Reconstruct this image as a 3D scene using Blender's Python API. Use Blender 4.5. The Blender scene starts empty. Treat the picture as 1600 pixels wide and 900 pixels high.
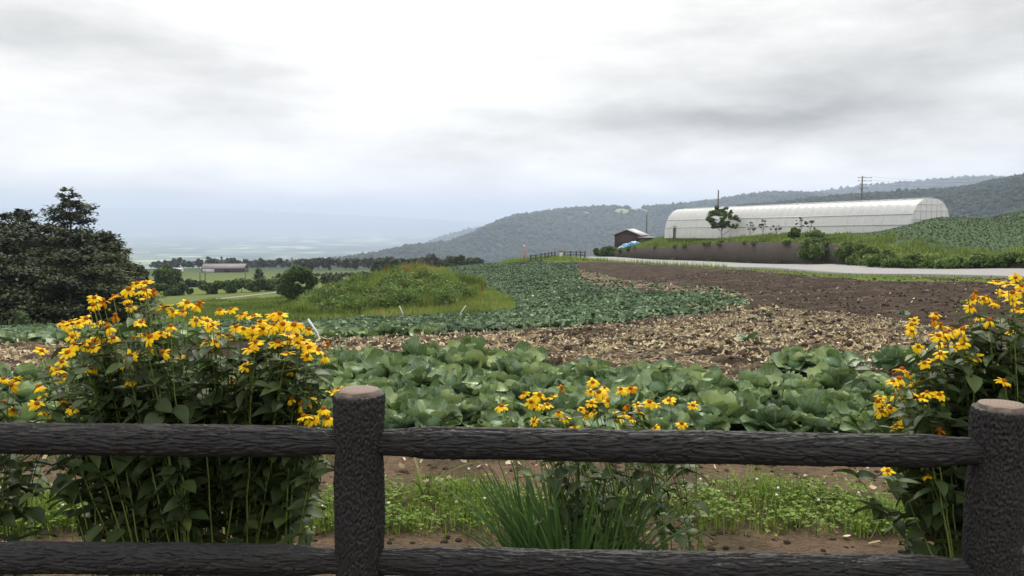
import bpy, math, random
import numpy as np
R = math.radians
rng = np.random.default_rng(7)
random.seed(7)
sc = bpy.context.scene
COL = sc.collection

# ------------------------------------------------------------------ camera
F, CX, CY, HOR, CAMZ = 1244.0, 800.0, 450.0, 340.0, 1.5      # photo pixels (1600 x 900)
TH = math.atan((CY - HOR) / F)
cam = bpy.data.cameras.new('camera'); cam.sensor_width = 36; cam.lens = 36 * F / 1600
cam.clip_start = 0.05; cam.clip_end = 40000
camo = bpy.data.objects.new('camera', cam); COL.objects.link(camo)
camo.location = (0, 0, CAMZ); camo.rotation_euler = (R(90) - TH, 0, 0)
sc.camera = camo

# ------------------------------------------------------------------ node helper
class NT:
    def __init__(s, tree): s.t = tree; s.t.nodes.clear()
    def n(s, ty, _o=0, **k):
        nd = s.t.nodes.new(ty)
        for key, v in k.items():
            if key.startswith('p_'): setattr(nd, key[2:], v); continue
            key2 = int(key[1:]) if key[0] == 'i' and key[1:].isdigit() else key.replace('_', ' ')
            inp = nd.inputs[key2]
            if isinstance(v, bpy.types.NodeSocket): s.t.links.new(v, inp)
            else: inp.default_value = v
        return nd
    def m(s, op, a, b=0.0, c=None):
        nd = s.n('ShaderNodeMath', p_operation=op, i0=a, i1=b)
        if c is not None:
            if isinstance(c, bpy.types.NodeSocket): s.t.links.new(c, nd.inputs[2])
            else: nd.inputs[2].default_value = c
        return nd.outputs[0]
    def mix(s, f, a, b, mode='MIX'):
        nd = s.t.nodes.new('ShaderNodeMix'); nd.data_type = 'RGBA'; nd.blend_type = mode
        for i, v in ((0, f), (6, a), (7, b)):
            if isinstance(v, bpy.types.NodeSocket): s.t.links.new(v, nd.inputs[i])
            else: nd.inputs[i].default_value = v if i == 0 else (*v[:3], 1)
        return nd.outputs[2]
    def ramp(s, f, stops):
        nd = s.n('ShaderNodeValToRGB', Fac=f); e = nd.color_ramp.elements
        while len(e) < len(stops): e.new(0.5)
        for i, (p, c) in enumerate(stops):
            e[i].position = p
            e[i].color = (*c, 1) if isinstance(c, tuple) else (c, c, c, 1)
        return nd.outputs[0]
    def noise(s, scale, detail=3, rough=.55, vec=None, dist=0):
        k = dict(Scale=scale, Detail=detail, Roughness=rough, Distortion=dist)
        if vec is not None: k['Vector'] = vec
        return s.n('ShaderNodeTexNoise', **k).outputs[0]
    def attr(s, name): return s.n('ShaderNodeAttribute', p_attribute_name=name).outputs[2]
    def geo(s, o='Position'): return s.n('ShaderNodeNewGeometry').outputs[o]
    def objc(s): return s.n('ShaderNodeTexCoord').outputs['Object']
    def scale(s, v, xyz):
        return s.n('ShaderNodeMapping', Vector=v, Scale=xyz).outputs[0]
    def bump(s, h, st=.5, d=.02):
        return s.n('ShaderNodeBump', Height=h, Strength=st, Distance=d).outputs[0]

# ------------------------------------------------------------------ world: overcast sky, weak soft sun
SUN_EL, SUN_AZ = 48, 8          # azimuth east of the view direction: light comes from ahead, above
w = bpy.data.worlds.new('World'); sc.world = w; w.use_nodes = True
t = NT(w.node_tree)
sky = t.n('ShaderNodeTexSky', p_sky_type='NISHITA', p_sun_disc=False, p_sun_elevation=R(SUN_EL), p_sun_rotation=R(SUN_AZ),
          p_air_density=1.0, p_dust_density=4.0)
gen = t.n('ShaderNodeTexCoord').outputs['Generated']
sep = t.n('ShaderNodeSeparateXYZ', Vector=gen)
X, Y, Z = sep.outputs
az = t.m('ARCTAN2', X, Y)
el = t.m('ARCSINE', Z)
lay = t.n('ShaderNodeCombineXYZ', X=t.m('MULTIPLY', az, 2.2), Y=t.m('MULTIPLY', el, 7.5)).outputs[0]
wn = t.n('ShaderNodeTexNoise', Vector=lay, Scale=1.3, Detail=4, Roughness=.55)
wc = t.n('ShaderNodeSeparateColor', Color=wn.outputs[1]).outputs
az = t.m('ADD', az, t.m('MULTIPLY', t.m('SUBTRACT', wc[0], .5), .38))
el = t.m('ADD', el, t.m('MULTIPLY', t.m('SUBTRACT', wc[1], .5), .12))
base = t.m('ADD', .665, t.m('MULTIPLY', t.m('SUBTRACT', t.noise(1.5, 6, .58, lay), .5), .85))
def pxaz(px): return math.atan((px - CX) / F)
def pyel(py): return -(math.atan((py - CY) / F) + TH)
for px, py, sx, sy, am in ((230, 70, 240, 60, -.14), (330, 125, 170, 30, -.06), (1400, 120, 330, 80, -.20), (1120, 205, 300, 32, -.22), (860, 180, 200, 28, -.10),
                           (650, 60, 190, 120, .22), (1000, 290, 420, 28, .12), (30, 250, 160, 30, .07), (300, 330, 560, 40, -.17), (700, 240, 160, 16, -.06),
                           (1560, 15, 200, 60, -.1)):
    dx = t.m('MULTIPLY', t.m('SUBTRACT', az, pxaz(px)), F / sx)
    dy = t.m('MULTIPLY', t.m('SUBTRACT', el, pyel(py)), F / sy)
    g = t.m('EXPONENT', t.m('MULTIPLY', t.m('ADD', t.m('MULTIPLY', dx, dx), t.m('MULTIPLY', dy, dy)), -1.0))
    base = t.m('ADD', base, t.m('MULTIPLY', g, am * 1.15))
zen = t.m('MULTIPLY', t.m('SMOOTH_MAX', t.m('SUBTRACT', Z, .38), 0.0, .1), .75)
base = t.m('ADD', base, zen)
# bluish towards the horizon on the left, neutral elsewhere
lowl = t.m('MULTIPLY', t.m('SUBTRACT', .20, el), 4.0); lowl.node.use_clamp = True
side = t.m('MULTIPLY', t.m('SUBTRACT', .25, az), 1.6); side.node.use_clamp = True
tint = t.mix(t.m('MULTIPLY', lowl, side), (1.0, 1.0, 1.0), (1.0, .97, .985))
cl = t.mix(1.0, tint, t.n('ShaderNodeCombineColor', Red=base, Green=t.m('MULTIPLY', base, .995), Blue=t.m("MULTIPLY", base, .965)).outputs[0], 'MULTIPLY')
cl = t.n('ShaderNodeVectorMath', p_operation='SCALE', i0=cl, Scale=9.6).outputs[0]
colr = t.mix(.97, sky.outputs[0], cl)
bg = t.n('ShaderNodeBackground', Color=colr, Strength=0.10)
t.t.links.new(bg.outputs[0], t.n('ShaderNodeOutputWorld').inputs[0])
sun = bpy.data.lights.new('sun', 'SUN'); sun.energy = 1.5; sun.angle = R(12); sun.color = (1, .94, .84)
suno = bpy.data.objects.new('sun', sun); COL.objects.link(suno)
suno.rotation_euler = (R(90 - SUN_EL), 0, R(180 - SUN_AZ))
vs = sc.view_settings; vs.view_transform = 'Standard'; vs.look = 'None'; vs.gamma = 1; vs.exposure = 0.74; vs.use_curve_mapping = False
cy = sc.cycles; cy.use_denoising = True; cy.denoiser = 'OPENIMAGEDENOISE'; cy.max_bounces = 5; cy.diffuse_bounces = 3
cy.glossy_bounces = 2; cy.transmission_bounces = 4; cy.transparent_max_bounces = 6; cy.volume_bounces = 1; cy.sample_clamp_indirect = 4
cy.use_adaptive_sampling = True; cy.adaptive_threshold = 0.01; cy.caustics_reflective = False; cy.caustics_refractive = False

# ------------------------------------------------------------------ maths helpers
_perm = np.random.default_rng(3).permutation(256); _perm = np.concatenate([_perm, _perm, _perm])
_grad = np.random.default_rng(4).normal(size=(256, 3)); _grad /= np.linalg.norm(_grad, axis=1)[:, None]
def perlin(x, y, z=0.0):
    x, y, z = np.broadcast_arrays(np.asarray(x, float), np.asarray(y, float), np.asarray(z, float))
    xi, yi, zi = np.floor(x).astype(int), np.floor(y).astype(int), np.floor(z).astype(int)
    xf, yf, zf = x - xi, y - yi, z - zi
    f = lambda q: q * q * q * (q * (q * 6 - 15) + 10)
    u, v, w_ = f(xf), f(yf), f(zf)
    def g(i, j, k):
        h = _perm[(_perm[(_perm[(xi + i) & 255] + yi + j) & 255] + zi + k) & 255]
        gr = _grad[h]
        return gr[..., 0] * (xf - i) + gr[..., 1] * (yf - j) + gr[..., 2] * (zf - k)
    L = lambda a, b, q: a + (b - a) * q
    return 1.6 * L(L(L(g(0,0,0), g(1,0,0), u), L(g(0,1,0), g(1,1,0), u), v), L(L(g(0,0,1), g(1,0,1), u), L(g(0,1,1), g(1,1,1), u), v), w_)
def fbm(x, y, z=0.0, o=4, r=.5):
    s, a = 0, 1
    for i in range(o):
        s = s + a * perlin(x * 2**i + 7.3 * i, y * 2**i - 3.1 * i, np.asarray(z) * 2**i + i); a *= r
    return s
def sstep(a, b, x): q = np.clip((x - a) / (b - a), 0, 1); return q * q * (3 - 2 * q)
def dirs(px, py):
    u, v = (np.asarray(px, float) - CX) / F, (np.asarray(py, float) - CY) / F
    return u, math.cos(TH) - v * math.sin(TH), -math.sin(TH) - v * math.cos(TH)
def e_of(py): _, dy, dz = dirs(0, py); return dz / dy
def a_of(px, py=430): u, dy, _ = dirs(px, py); return u / dy
def proj(x, y, z):
    zz = z - CAMZ
    d = y * math.cos(TH) - zz * math.sin(TH); d = np.maximum(d, 1e-3)
    v = -(y * math.sin(TH) + zz * math.cos(TH))
    return CX + F * x / d, CY + F * v / d
def pt(px, py, Yw):
    u, dy, dz = dirs(px, py); s = Yw / dy
    return np.array([u * s, Yw, CAMZ + dz * s])
def inpoly(px, py, poly):
    P = np.array(poly, float); n = len(P); r = np.zeros(np.shape(px), bool)
    for i in range(n):
        x1, y1 = P[i]; x2, y2 = P[(i + 1) % n]
        c = ((y1 > py) != (y2 > py)) & (px < (x2 - x1) * (py - y1) / (y2 - y1 + 1e-12) + x1)
        r ^= c
    return r

# ------------------------------------------------------------------ terrain height
FAR = [(600, 424), (1000, 428), (2500, 416), (4000, 400), (6000, 385), (9000, 370), (15000, 356)]
LOW = {
 -400: [(9,560),(14,542),(20,529),(28,517),(32,526),(45,524),(60,520),(90,495),(150,468),(300,430),(400,421)] + FAR,
 0:   [(9,560),(14,541),(20,527),(28,514),(32,522),(45,520),(60,515),(90,492),(150,466),(300,430),(400,421)] + FAR,
 200: [(9,560),(14,540),(20,525),(28,511),(32,516),(45,512),(60,505),(75,488),(90,475),(100,466),(130,452),(170,446),(300,426),(400,420)] + FAR,
 300: [(9,560),(14,539),(20,524),(30,508),(36,507),(50,499),(75,479),(90,469),(100,463),(130,450),(170,446),(200,440),(300,424),(400,418)] + FAR,
 450: [(9,559),(14,537),(20,522),(30,508),(38,500),(50,495),(70,478),(90,461),(100,455),(130,447),(170,442),(200,437),(300,424),(400,417)] + FAR,
 600: [(9,558),(14,535),(22,516),(32,501),(45,484),(60,460),(75,442),(90,434),(100,434),(130,436),(200,434),(300,424),(400,417)] + FAR,
 700: [(9,558),(14,532),(22,513),(32,498),(45,480),(60,454),(75,432),(90,418),(96,417),(110,421),(200,432),(300,425),(400,417)] + FAR,
 800: [(9,558),(12,542),(16,526),(24,509),(34,494),(46,476),(60,452),(75,430),(86,418),(97,409),(106,407),(112,409),(150,424),(300,436),(400,430)] + FAR,
 900: [(9,558),(12,541),(16,523),(24,503),(34,483),(46,462),(60,440),(75,422),(86,413),(96,407),(104,399),(112,399),(120,403),(150,418),(300,436),(400,430)] + FAR,
 1100:[(9,558),(12,540),(16,520),(24,496),(34,470),(46,447),(58,430),(68,418),(76,412),(84,408),(95,405),(120,408),(200,425),(400,430)] + FAR,
 1300:[(9,559),(13,530),(20,500),(30,470),(40,448),(48,434),(52,425),(60,413),(66,411),(100,412),(200,425),(400,430)] + FAR,
 1600:[(9,561),(12,540),(18,505),(26,475),(34,452),(38,441),(45,420),(49,416),(100,412),(200,425),(400,430)] + FAR,
 2100:[(9,561),(12,540),(18,505),(26,475),(32,452),(35,441),(41,420),(45,416),(100,412),(200,425),(400,430)] + FAR}
UF = [(200, 372), (400, 400), (1000, 420), (2500, 416), (4000, 400), (15000, 356)]
UPP = {
 900: [(90,404),(112,401),(130,398),(160,410)] + [(p, max(q, 415)) for p, q in UF],
 960: [(90,404),(108,396),(125,385),(150,388),(170,396)] + [(p, max(q, 405)) for p, q in UF],
 1000:[(90,398),(100,390),(106,386),(120,379),(150,377)] + UF,
 1040:[(80,395),(96,388),(103,374),(112,370),(135,369),(150,370)] + UF,
 1200:[(60,390),(74,382),(84,369),(92,366),(120,362)] + UF,
 1330:[(40,405),(61,389),(65,380),(72,368),(80,365),(100,361)] + UF,
 1400:[(40,430),(56,402),(59,392),(65,362),(70,356),(75,364),(84,363),(100,358)] + UF,
 1460:[(40,430),(53,410),(56,396),(62,356),(67,338),(71,342),(76,360),(84,361),(100,358)] + UF,
 1600:[(38,438),(46,416),(49,400),(60,362),(80,328),(90,332),(110,345)] + UF,
 1750:[(32,446),(41,420),(44,402),(60,345),(75,320),(85,320),(110,335)] + UF,
 2100:[(30,446),(38,420),(41,402),(60,330),(75,300),(85,300),(110,325)] + UF}
GA = np.linspace(-1.5, 1.5, 301); GL = np.linspace(math.log(2), math.log(16000), 520)
def mkgrid(tab, sa, sl):
    pxs = sorted(tab); cols = []
    for p in pxs:
        pts = tab[p]; ly = [math.log(8)] + [math.log(q[0]) for q in pts]; ev = [-1.5 / 8] + [float(e_of(q[1])) for q in pts]
        c = np.interp(GL, ly, ev); c = np.where(GL < math.log(8), -1.5 / np.exp(GL), c); cols.append(c)
    cols = np.array(cols); aa = [float(a_of(p)) for p in pxs]
    G = np.array([np.interp(GA, aa, cols[:, j]) for j in range(len(GL))]).T
    def blur(M, s, ax):
        k = np.exp(-.5 * (np.arange(-int(3*s)-1, int(3*s)+2) / s)**2); k /= k.sum(); h = len(k) // 2
        P = np.pad(M, [(h, h) if i == ax else (0, 0) for i in (0, 1)], mode='edge')
        return np.apply_along_axis(lambda r: np.convolve(r, k, 'valid'), ax, P)
    return blur(blur(G, sa, 0), sl, 1)
GLOW = mkgrid(LOW, 3.0, 2.5); GUP = mkgrid(UPP, 1.2, 1.0)
def lookup(G, a, ly):
    fa = np.clip((a - GA[0]) / (GA[1] - GA[0]), 0, len(GA) - 1.001); fl = np.clip((ly - GL[0]) / (GL[1] - GL[0]), 0, len(GL) - 1.001)
    i, j = fa.astype(int), fl.astype(int); u, v = fa - i, fl - j
    return G[i, j]*(1-u)*(1-v) + G[i+1, j]*u*(1-v) + G[i, j+1]*(1-u)*v + G[i+1, j+1]*u*v
def xy(px, Yw, py=415): return np.array([float(a_of(px, py)) * Yw, Yw])
WL = [xy(2600, 26), xy(2100, 36), xy(1600, 46.5), xy(1450, 52.5), xy(1335, 61), xy(1200, 74), xy(1100, 86.5), xy(1000, 100.5), xy(932, 112), xy(935, 125), xy(960, 150), xy(1000, 400), xy(1000, 15000)]
def sdist(x, y, line=WL):
    best = np.full(np.shape(x), 1e9); sg = np.ones(np.shape(x))
    for p, q in zip(line[:-1], line[1:]):
        d = q - p; L = d @ d; tt = np.clip(((x - p[0])*d[0] + (y - p[1])*d[1]) / L, 0, 1)
        ex, ey = x - p[0] - tt*d[0], y - p[1] - tt*d[1]; r = np.hypot(ex, ey)
        c = d[0]*(y - p[1]) - d[1]*(x - p[0]); m = r < best - 1e-9
        best = np.where(m, r, best); sg = np.where(m, -np.sign(c), sg)
    return best * sg      # positive beyond the line (right hand side when walking away)
MTOP = [(440,500),(465,491),(490,466),(515,450),(545,440),(600,427),(640,420),(672,421),(700,432),(722,447),(760,461),(800,480),(815,500)]
MX = [float(a_of(p[0])) * 52 for p in MTOP]; MZ = [CAMZ - .45 + 52 * float(e_of(p[1])) for p in MTOP]
def terrain(x, y):
    x = np.asarray(x, float); y = np.asarray(y, float); shp = x.shape; x = x.ravel(); y = y.ravel()
    r = np.hypot(x, y); phi = np.arctan2(x, y); pc = np.clip(phi, R(-52), R(52))
    Yc = np.where(np.abs(phi) > R(52), r * math.cos(R(52)), y); a = np.tan(pc); Yc = np.maximum(Yc, 2.0)
    zl = CAMZ + Yc * lookup(GLOW, a, np.log(Yc)); zl = np.where(Yc <= 2.01, 0, zl)
    zc = np.interp(x, MX, MZ); wy = np.where(np.abs(y - 52) < 13, np.cos(np.clip((y - 52) / 13, -1, 1) * math.pi / 2)**1.3, 0)
    near = (y > 35) & (y < 70) & (x > MX[0]) & (x < MX[-1])
    zl = np.where(near, zl + np.maximum(0, zc - zl) * wy, zl)
    sd = np.full(x.shape, -99.); m = (phi > R(0)) & (y > 20) & (phi < R(120)); sd[m] = sdist(x[m], y[m])
    zu = CAMZ + Yc * lookup(GUP, a, np.log(Yc))
    k = sstep(.35, .55, sd)
    return (zl * (1 - k) + zu * k).reshape(shp)
def gz(x, y): return float(terrain(np.array([x]), np.array([y]))[0])
def at(px, Yw):
    z = 0.0
    for _ in range(8):
        d = Yw * math.cos(TH) - (z - CAMZ) * math.sin(TH); x = (px - CX) / F * d; z = gz(x, Yw)
    return np.array([x, Yw, z])

# ------------------------------------------------------------------ mesh helpers
def mesh(name, V, Fc, mat=None, uv=None, tint=None, smooth=True, attrs=None, mats=None, mi=None):
    V = np.asarray(V, np.float32); me = bpy.data.meshes.new(name)
    if isinstance(Fc, np.ndarray): Fl = [Fc]
    else: Fl = [f for f in Fc if len(f)]
    loops = np.concatenate([f.ravel() for f in Fl]).astype(np.int32)
    sizes = np.concatenate([np.full(len(f), f.shape[1]) for f in Fl]).astype(np.int32)
    me.vertices.add(len(V)); me.vertices.foreach_set('co', V.ravel())
    me.loops.add(len(loops)); me.loops.foreach_set('vertex_index', loops)
    me.polygons.add(len(sizes)); st = np.concatenate([[0], np.cumsum(sizes)[:-1]]).astype(np.int32)
    me.polygons.foreach_set('loop_start', st); me.polygons.foreach_set('loop_total', sizes)
    me.update(calc_edges=True)
    if smooth: me.polygons.foreach_set('use_smooth', np.ones(len(sizes), bool))
    if uv is not None:
        l = me.uv_layers.new(name='UVMap'); l.data.foreach_set('uv', np.asarray(uv, np.float32)[loops].ravel())
    at_ = dict(attrs or {});
    if tint is not None: at_['tint'] = tint
    for k, v in at_.items():
        A = me.attributes.new(k, 'FLOAT', 'POINT'); A.data.foreach_set('value', np.asarray(v, np.float32))
    for mm in (mats or ([mat] if mat else [])): me.materials.append(mm)
    if mi is not None: me.polygons.foreach_set('material_index', np.asarray(mi, np.int32))
    me.update(); return me
def link(name, me, parent=None, loc=None):
    o = bpy.data.objects.new(name, me); COL.objects.link(o)
    if parent is not None: o.parent = parent
    if loc is not None: o.location = tuple(float(q) for q in loc)
    return o
def tag(o, label=None, cat=None, group=None, kind=None):
    if label: o['label'] = label
    if cat: o['category'] = cat
    if group: o['group'] = group
    if kind: o['kind'] = kind
    return o
def thing(name, label, cat, loc, group=None, rz=0):
    o = bpy.data.objects.new(name, None); COL.objects.link(o); o.location = tuple(float(q) for q in loc); o.rotation_euler = (0, 0, rz)
    o.empty_display_size = .1
    return tag(o, label, cat, group)
class MB:      # collects pieces of one mesh (quads and tris)
    def __init__(s): s.V = []; s.Q = []; s.T = []; s.UV = []; s.TI = []; s.n = 0
    def add(s, V, Q=None, T=None, uv=None, ti=.5):
        V = np.asarray(V, float).reshape(-1, 3)
        if Q is not None: s.Q.append(np.asarray(Q, int).reshape(-1, 4) + s.n)
        if T is not None: s.T.append(np.asarray(T, int).reshape(-1, 3) + s.n)
        s.UV.append(np.zeros((len(V), 2)) if uv is None else np.asarray(uv).reshape(-1, 2))
        s.TI.append(np.full(len(V), ti) if np.ndim(ti) == 0 else np.asarray(ti).ravel()); s.V.append(V); s.n += len(V); return s
    def tube(s, P, rad, k=8, cap=True, ti=.5):
        P = np.asarray(P, float); n = len(P); rad = np.broadcast_to(rad, n)
        T = np.gradient(P, axis=0); T /= np.linalg.norm(T, axis=1)[:, None] + 1e-9
        ref = np.array([0, 0, 1.]) if abs(T[0, 2]) < .9 else np.array([1., 0, 0])
        A = np.cross(T, ref); A /= np.linalg.norm(A, axis=1)[:, None] + 1e-9; B = np.cross(T, A)
        th = np.arange(k) * 2 * math.pi / k
        V = P[:, None] + rad[:, None, None] * (np.cos(th)[None, :, None] * A[:, None] + np.sin(th)[None, :, None] * B[:, None])
        i, j = np.meshgrid(np.arange(n - 1), np.arange(k), indexing='ij'); j2 = (j + 1) % k
        Q = np.stack([i*k+j, i*k+j2, (i+1)*k+j2, (i+1)*k+j], -1).reshape(-1, 4)
        V = V.reshape(-1, 3); uv = np.stack(np.meshgrid(np.linspace(0, 1, n), np.arange(k) / k, indexing='ij'), -1).reshape(-1, 2)
        Tt = None
        if cap:
            V = np.vstack([V, P[0], P[-1]]); uv = np.vstack([uv, [0, 0], [1, 0]]); jj = np.arange(k); m = n * k
            Tt = np.vstack([np.stack([np.full(k, m), (jj+1) % k, jj], -1), np.stack([np.full(k, m+1), (n-1)*k+jj, (n-1)*k+(jj+1) % k], -1)])
        return s.add(V, Q, Tt, uv, ti)
    def box(s, c, size, rz=0, ti=.5):
        sx, sy, sz = [q / 2 for q in size]
        V = np.array([[x, y, z] for z in (-sz, sz) for x, y in ((-sx,-sy),(sx,-sy),(sx,sy),(-sx,sy))])
        ca, sa = math.cos(rz), math.sin(rz); V = np.stack([V[:,0]*ca - V[:,1]*sa, V[:,0]*sa + V[:,1]*ca, V[:,2]], -1) + np.asarray(c)
        return s.add(V, [[3,2,1,0],[4,5,6,7],[0,1,5,4],[1,2,6,5],[2,3,7,6],[3,0,4,7]], ti=ti)
    def mesh(s, name, mat, off=None, smooth=True):
        V = np.vstack(s.V); V = V - np.asarray(off) if off is not None else V
        return mesh(name, V, [np.vstack(s.Q) if s.Q else np.zeros((0,4),int), np.vstack(s.T) if s.T else np.zeros((0,3),int)], mat, np.vstack(s.UV), np.concatenate(s.TI), smooth)
    def build(s, name, mat, parent=None, off=None, smooth=True, loc=None):
        if off is None and parent is not None and parent.type == 'EMPTY' and loc is None: off = np.array(parent.location)
        me = s.mesh(name, mat, off, smooth); return link(name, me, parent, loc)
def norm(v): return v / (np.linalg.norm(v, axis=-1, keepdims=True) + 1e-9)
def leaftmpl(nt, ns, wf):
    tt = np.linspace(0, 1, nt + 1); ss = np.linspace(-1, 1, ns + 1)
    Tm, Sm = np.meshgrid(tt, ss, indexing='ij'); W = wf(Tm)
    i, j = np.meshgrid(np.arange(nt), np.arange(ns), indexing='ij'); k = ns + 1
    Q = np.stack([i*k+j, i*k+j+1, (i+1)*k+j+1, (i+1)*k+j], -1).reshape(-1, 4)
    return Tm.ravel(), Sm.ravel(), (Sm * W).ravel(), Q
def leaves(mb, P, D, N, L, W, tmpl, bend=.3, cup=.15, wav=0, ti=None):
    """many leaves: base P, direction D, approximate normal N, length L, half width W, drooping by bend"""
    P, D, N = np.atleast_2d(P), norm(np.atleast_2d(D)), np.atleast_2d(N); n = len(P)
    S = norm(np.cross(D, N)); N = np.cross(S, D)
    L = np.broadcast_to(L, n); W = np.broadcast_to(W, n); bend = np.broadcast_to(bend, n)
    Tm, Sm, SW, Q = tmpl; h = -bend[:, None] * Tm**2 + cup * Sm[None]**2 * (W / L)[:, None]
    if wav: ph = rng.uniform(0, 6.28, n)[:, None]; h = h + wav * np.abs(Sm)[None]**1.5 * np.sin(Tm[None] * 14 + ph + 2 * Sm[None])
    tt = Tm[None] * (1 - .25 * np.abs(bend)[:, None] * Tm[None])
    V = P[:, None] + L[:, None, None] * (tt[..., None] * D[:, None] + h[..., None] * N[:, None]) + (W[:, None] * SW)[..., None] * S[:, None]
    k = len(Tm); Qa = (Q[None] + (np.arange(n) * k)[:, None, None]).reshape(-1, 4)
    uv = np.tile(np.stack([Tm, Sm * .5 + .5], -1), (n, 1))
    ti = rng.uniform(0, 1, n) if ti is None else np.broadcast_to(ti, n)
    mb.add(V, Qa, None, uv, np.repeat(ti, k)); return mb
T_QUAD = leaftmpl(1, 1, lambda q: 1 + 0 * q)
T_OVAL = leaftmpl(3, 2, lambda q: np.sin(np.clip(q, 0, 1)**.7 * math.pi)**.8 + .02)
T_LEAF = leaftmpl(5, 2, lambda q: np.clip(np.sin(q**.62 * math.pi), 0, 1)**.85 + .01)
T_BLADE = leaftmpl(4, 1, lambda q: (1 - q)**.6 + .02)
T_BLADE2 = leaftmpl(2, 1, lambda q: (1 - q)**.7 + .03)
T_PETAL = leaftmpl(5, 2, lambda q: np.minimum(1, .42 + 1.3 * q) * np.sqrt(np.clip(1.06 - q**5, 0, 1)))
T_CAB = leaftmpl(10, 10, lambda q: np.clip(.22 + 1.25 * np.sin(np.clip(q, 0, 1)**1.25 * math.pi * .80), 0, 1.05) * np.sqrt(np.clip(1.0 - .8 * q**6, 0, 1)))
def rdir(n, zlo=-1, zhi=1):
    z = rng.uniform(zlo, zhi, n); f = rng.uniform(0, 2 * math.pi, n); r = np.sqrt(np.maximum(0, 1 - z * z)); return np.stack([r*np.cos(f), r*np.sin(f), z], -1)

# ------------------------------------------------------------------ materials
def mat(name, fn):
    m = bpy.data.materials.new(name); m.use_nodes = True; t = NT(m.node_tree); out = t.n('ShaderNodeOutputMaterial')
    t.t.links.new(fn(t), out.inputs['Surface']); return m
def pbr(t, col, rough=.7, nrm=None, spec=.3, **k):
    kk = dict(Base_Color=col if isinstance(col, bpy.types.NodeSocket) else (*col, 1), Roughness=rough, **k)
    kk['Specular_IOR_Level'] = spec
    if nrm is not None: kk['Normal'] = nrm
    return t.n('ShaderNodeBsdfPrincipled', **kk).outputs[0]
def plain(name, col, rough=.7, var=.25, sc_=8, spec=.3, bump=0, bs=30, stretch=(1,1,1)):
    def fn(t):
        v = t.scale(t.objc(), stretch); n = t.noise(sc_, 5, .6, v)
        c = t.mix(n, tuple(q * (1 - var) for q in col), tuple(min(1, q * (1 + var)) for q in col))
        return pbr(t, c, rough, t.bump(t.noise(bs, 4, .6, v), bump, .01) if bump else None, spec)
    return mat(name, fn)
def leafmat(name, stops, rough=.5, trans=.25, spec=.35, vein=None, big=0, bloom=0):
    def fn(t):
        c = t.ramp(t.attr('tint'), stops)
        if big:
            c = t.mix(1.0, c, t.ramp(t.noise(big, 3, .6, t.geo()), [(.3, .55), (.7, 1.35)]), 'MULTIPLY')
        nrm = None
        if bloom: c = t.mix(t.m('MULTIPLY', t.ramp(t.noise(7, 4, .6, t.geo()), [(.48, 0.0), (.66, 1.0)]), bloom), c, (.30, .40, .31))
        if vein:
            uv = t.n('ShaderNodeSeparateXYZ', Vector=t.n('ShaderNodeUVMap', p_uv_map='UVMap').outputs[0]).outputs
            ss = t.m('ABSOLUTE', t.m('SUBTRACT', uv[1], .5))
            mid = t.m('SUBTRACT', 1.0, t.m('MULTIPLY', ss, 22.0)); mid.node.use_clamp = True
            w_ = t.m('SINE', t.m('MULTIPLY', t.m('SUBTRACT', uv[0], t.m('MULTIPLY', ss, .9)), 46.0))
            w_ = t.m('POWER', t.m('MAXIMUM', w_, 0.0), 9.0)
            vv = t.m('MAXIMUM', mid, t.m('MULTIPLY', w_, .5))
            c = t.mix(t.m('MULTIPLY', vv, vein[0]), c, vein[1]); nrm = t.bump(t.m('ADD', vv, t.noise(25, 3, .6, t.objc())), .35, .01)
        p = pbr(t, c, rough, nrm, spec)
        if not trans: return p
        tr = t.n('ShaderNodeBsdfTranslucent', Color=c).outputs[0]
        return t.n('ShaderNodeMixShader', Fac=trans, i1=p, i2=tr).outputs[0]
    return mat(name, fn)
M = {}
M['heli_leaf'] = leafmat('heli_leaf', [(0, (.038,.062,.021)), (.6, (.072,.108,.034)), (.93, (.11,.16,.045)), (1, (.17,.21,.06))], .5, .22, .3)
M['stem'] = plain('stem', (.16,.22,.05), .6, .3, 20)
M['petal'] = leafmat('petal', [(0, (.90,.48,.004)), (.5, (.95,.62,.008)), (1, (.96,.74,.02))], .55, .30, .15)
M['disc'] = plain('disc', (.42,.13,.012), .9, .5, 400, .1, .6, 500)
M['grass'] = leafmat('grass', [(0, (.08,.12,.02)), (.45, (.17,.27,.04)), (.85, (.28,.40,.07)), (1, (.30,.28,.13))], .6, .3, .2)
M['grassd'] = leafmat('grassd', [(0, (.04,.085,.025)), (.5, (.075,.15,.04)), (1, (.14,.24,.06))], .5, .25, .3)
M['tallgrass'] = leafmat('tallgrass', [(0, (.10,.145,.03)), (.5, (.19,.26,.055)), (.88, (.29,.34,.09)), (.93, (.40,.22,.10)), (1, (.48,.15,.08))], .65, .25, .15, big=.25)
M['cab'] = leafmat('cab', [(0, (.075,.125,.055)), (.45, (.145,.215,.075)), (.8, (.23,.31,.10)), (.93, (.34,.42,.16)), (.965, (.42,.34,.06)), (1, (.55,.32,.09))], .42, .12, .5, (.62, (.40,.50,.27)), bloom=.45)
M['cabhead'] = leafmat('cabhead', [(0, (.08,.15,.07)), (1, (.13,.22,.10))], .5, .0, .4, (.4, (.28,.38,.20)))
M['cabfar'] = leafmat('cabfar', [(0, (.055,.095,.048)), (.5, (.115,.18,.09)), (.9, (.23,.305,.17)), (1, (.42,.48,.32))], .6, .15, .2, big=.3)
M['straw'] = leafmat('straw', [(0, (.07,.045,.03)), (.25, (.20,.13,.075)), (.6, (.57,.455,.27)), (.9, (.82,.71,.50)), (1, (.34,.38,.18))], .8, .15, .15)
M['clod'] = plain('clod', (.05,.036,.026), .95, .4, 12, .1, .6, 40)
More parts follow.
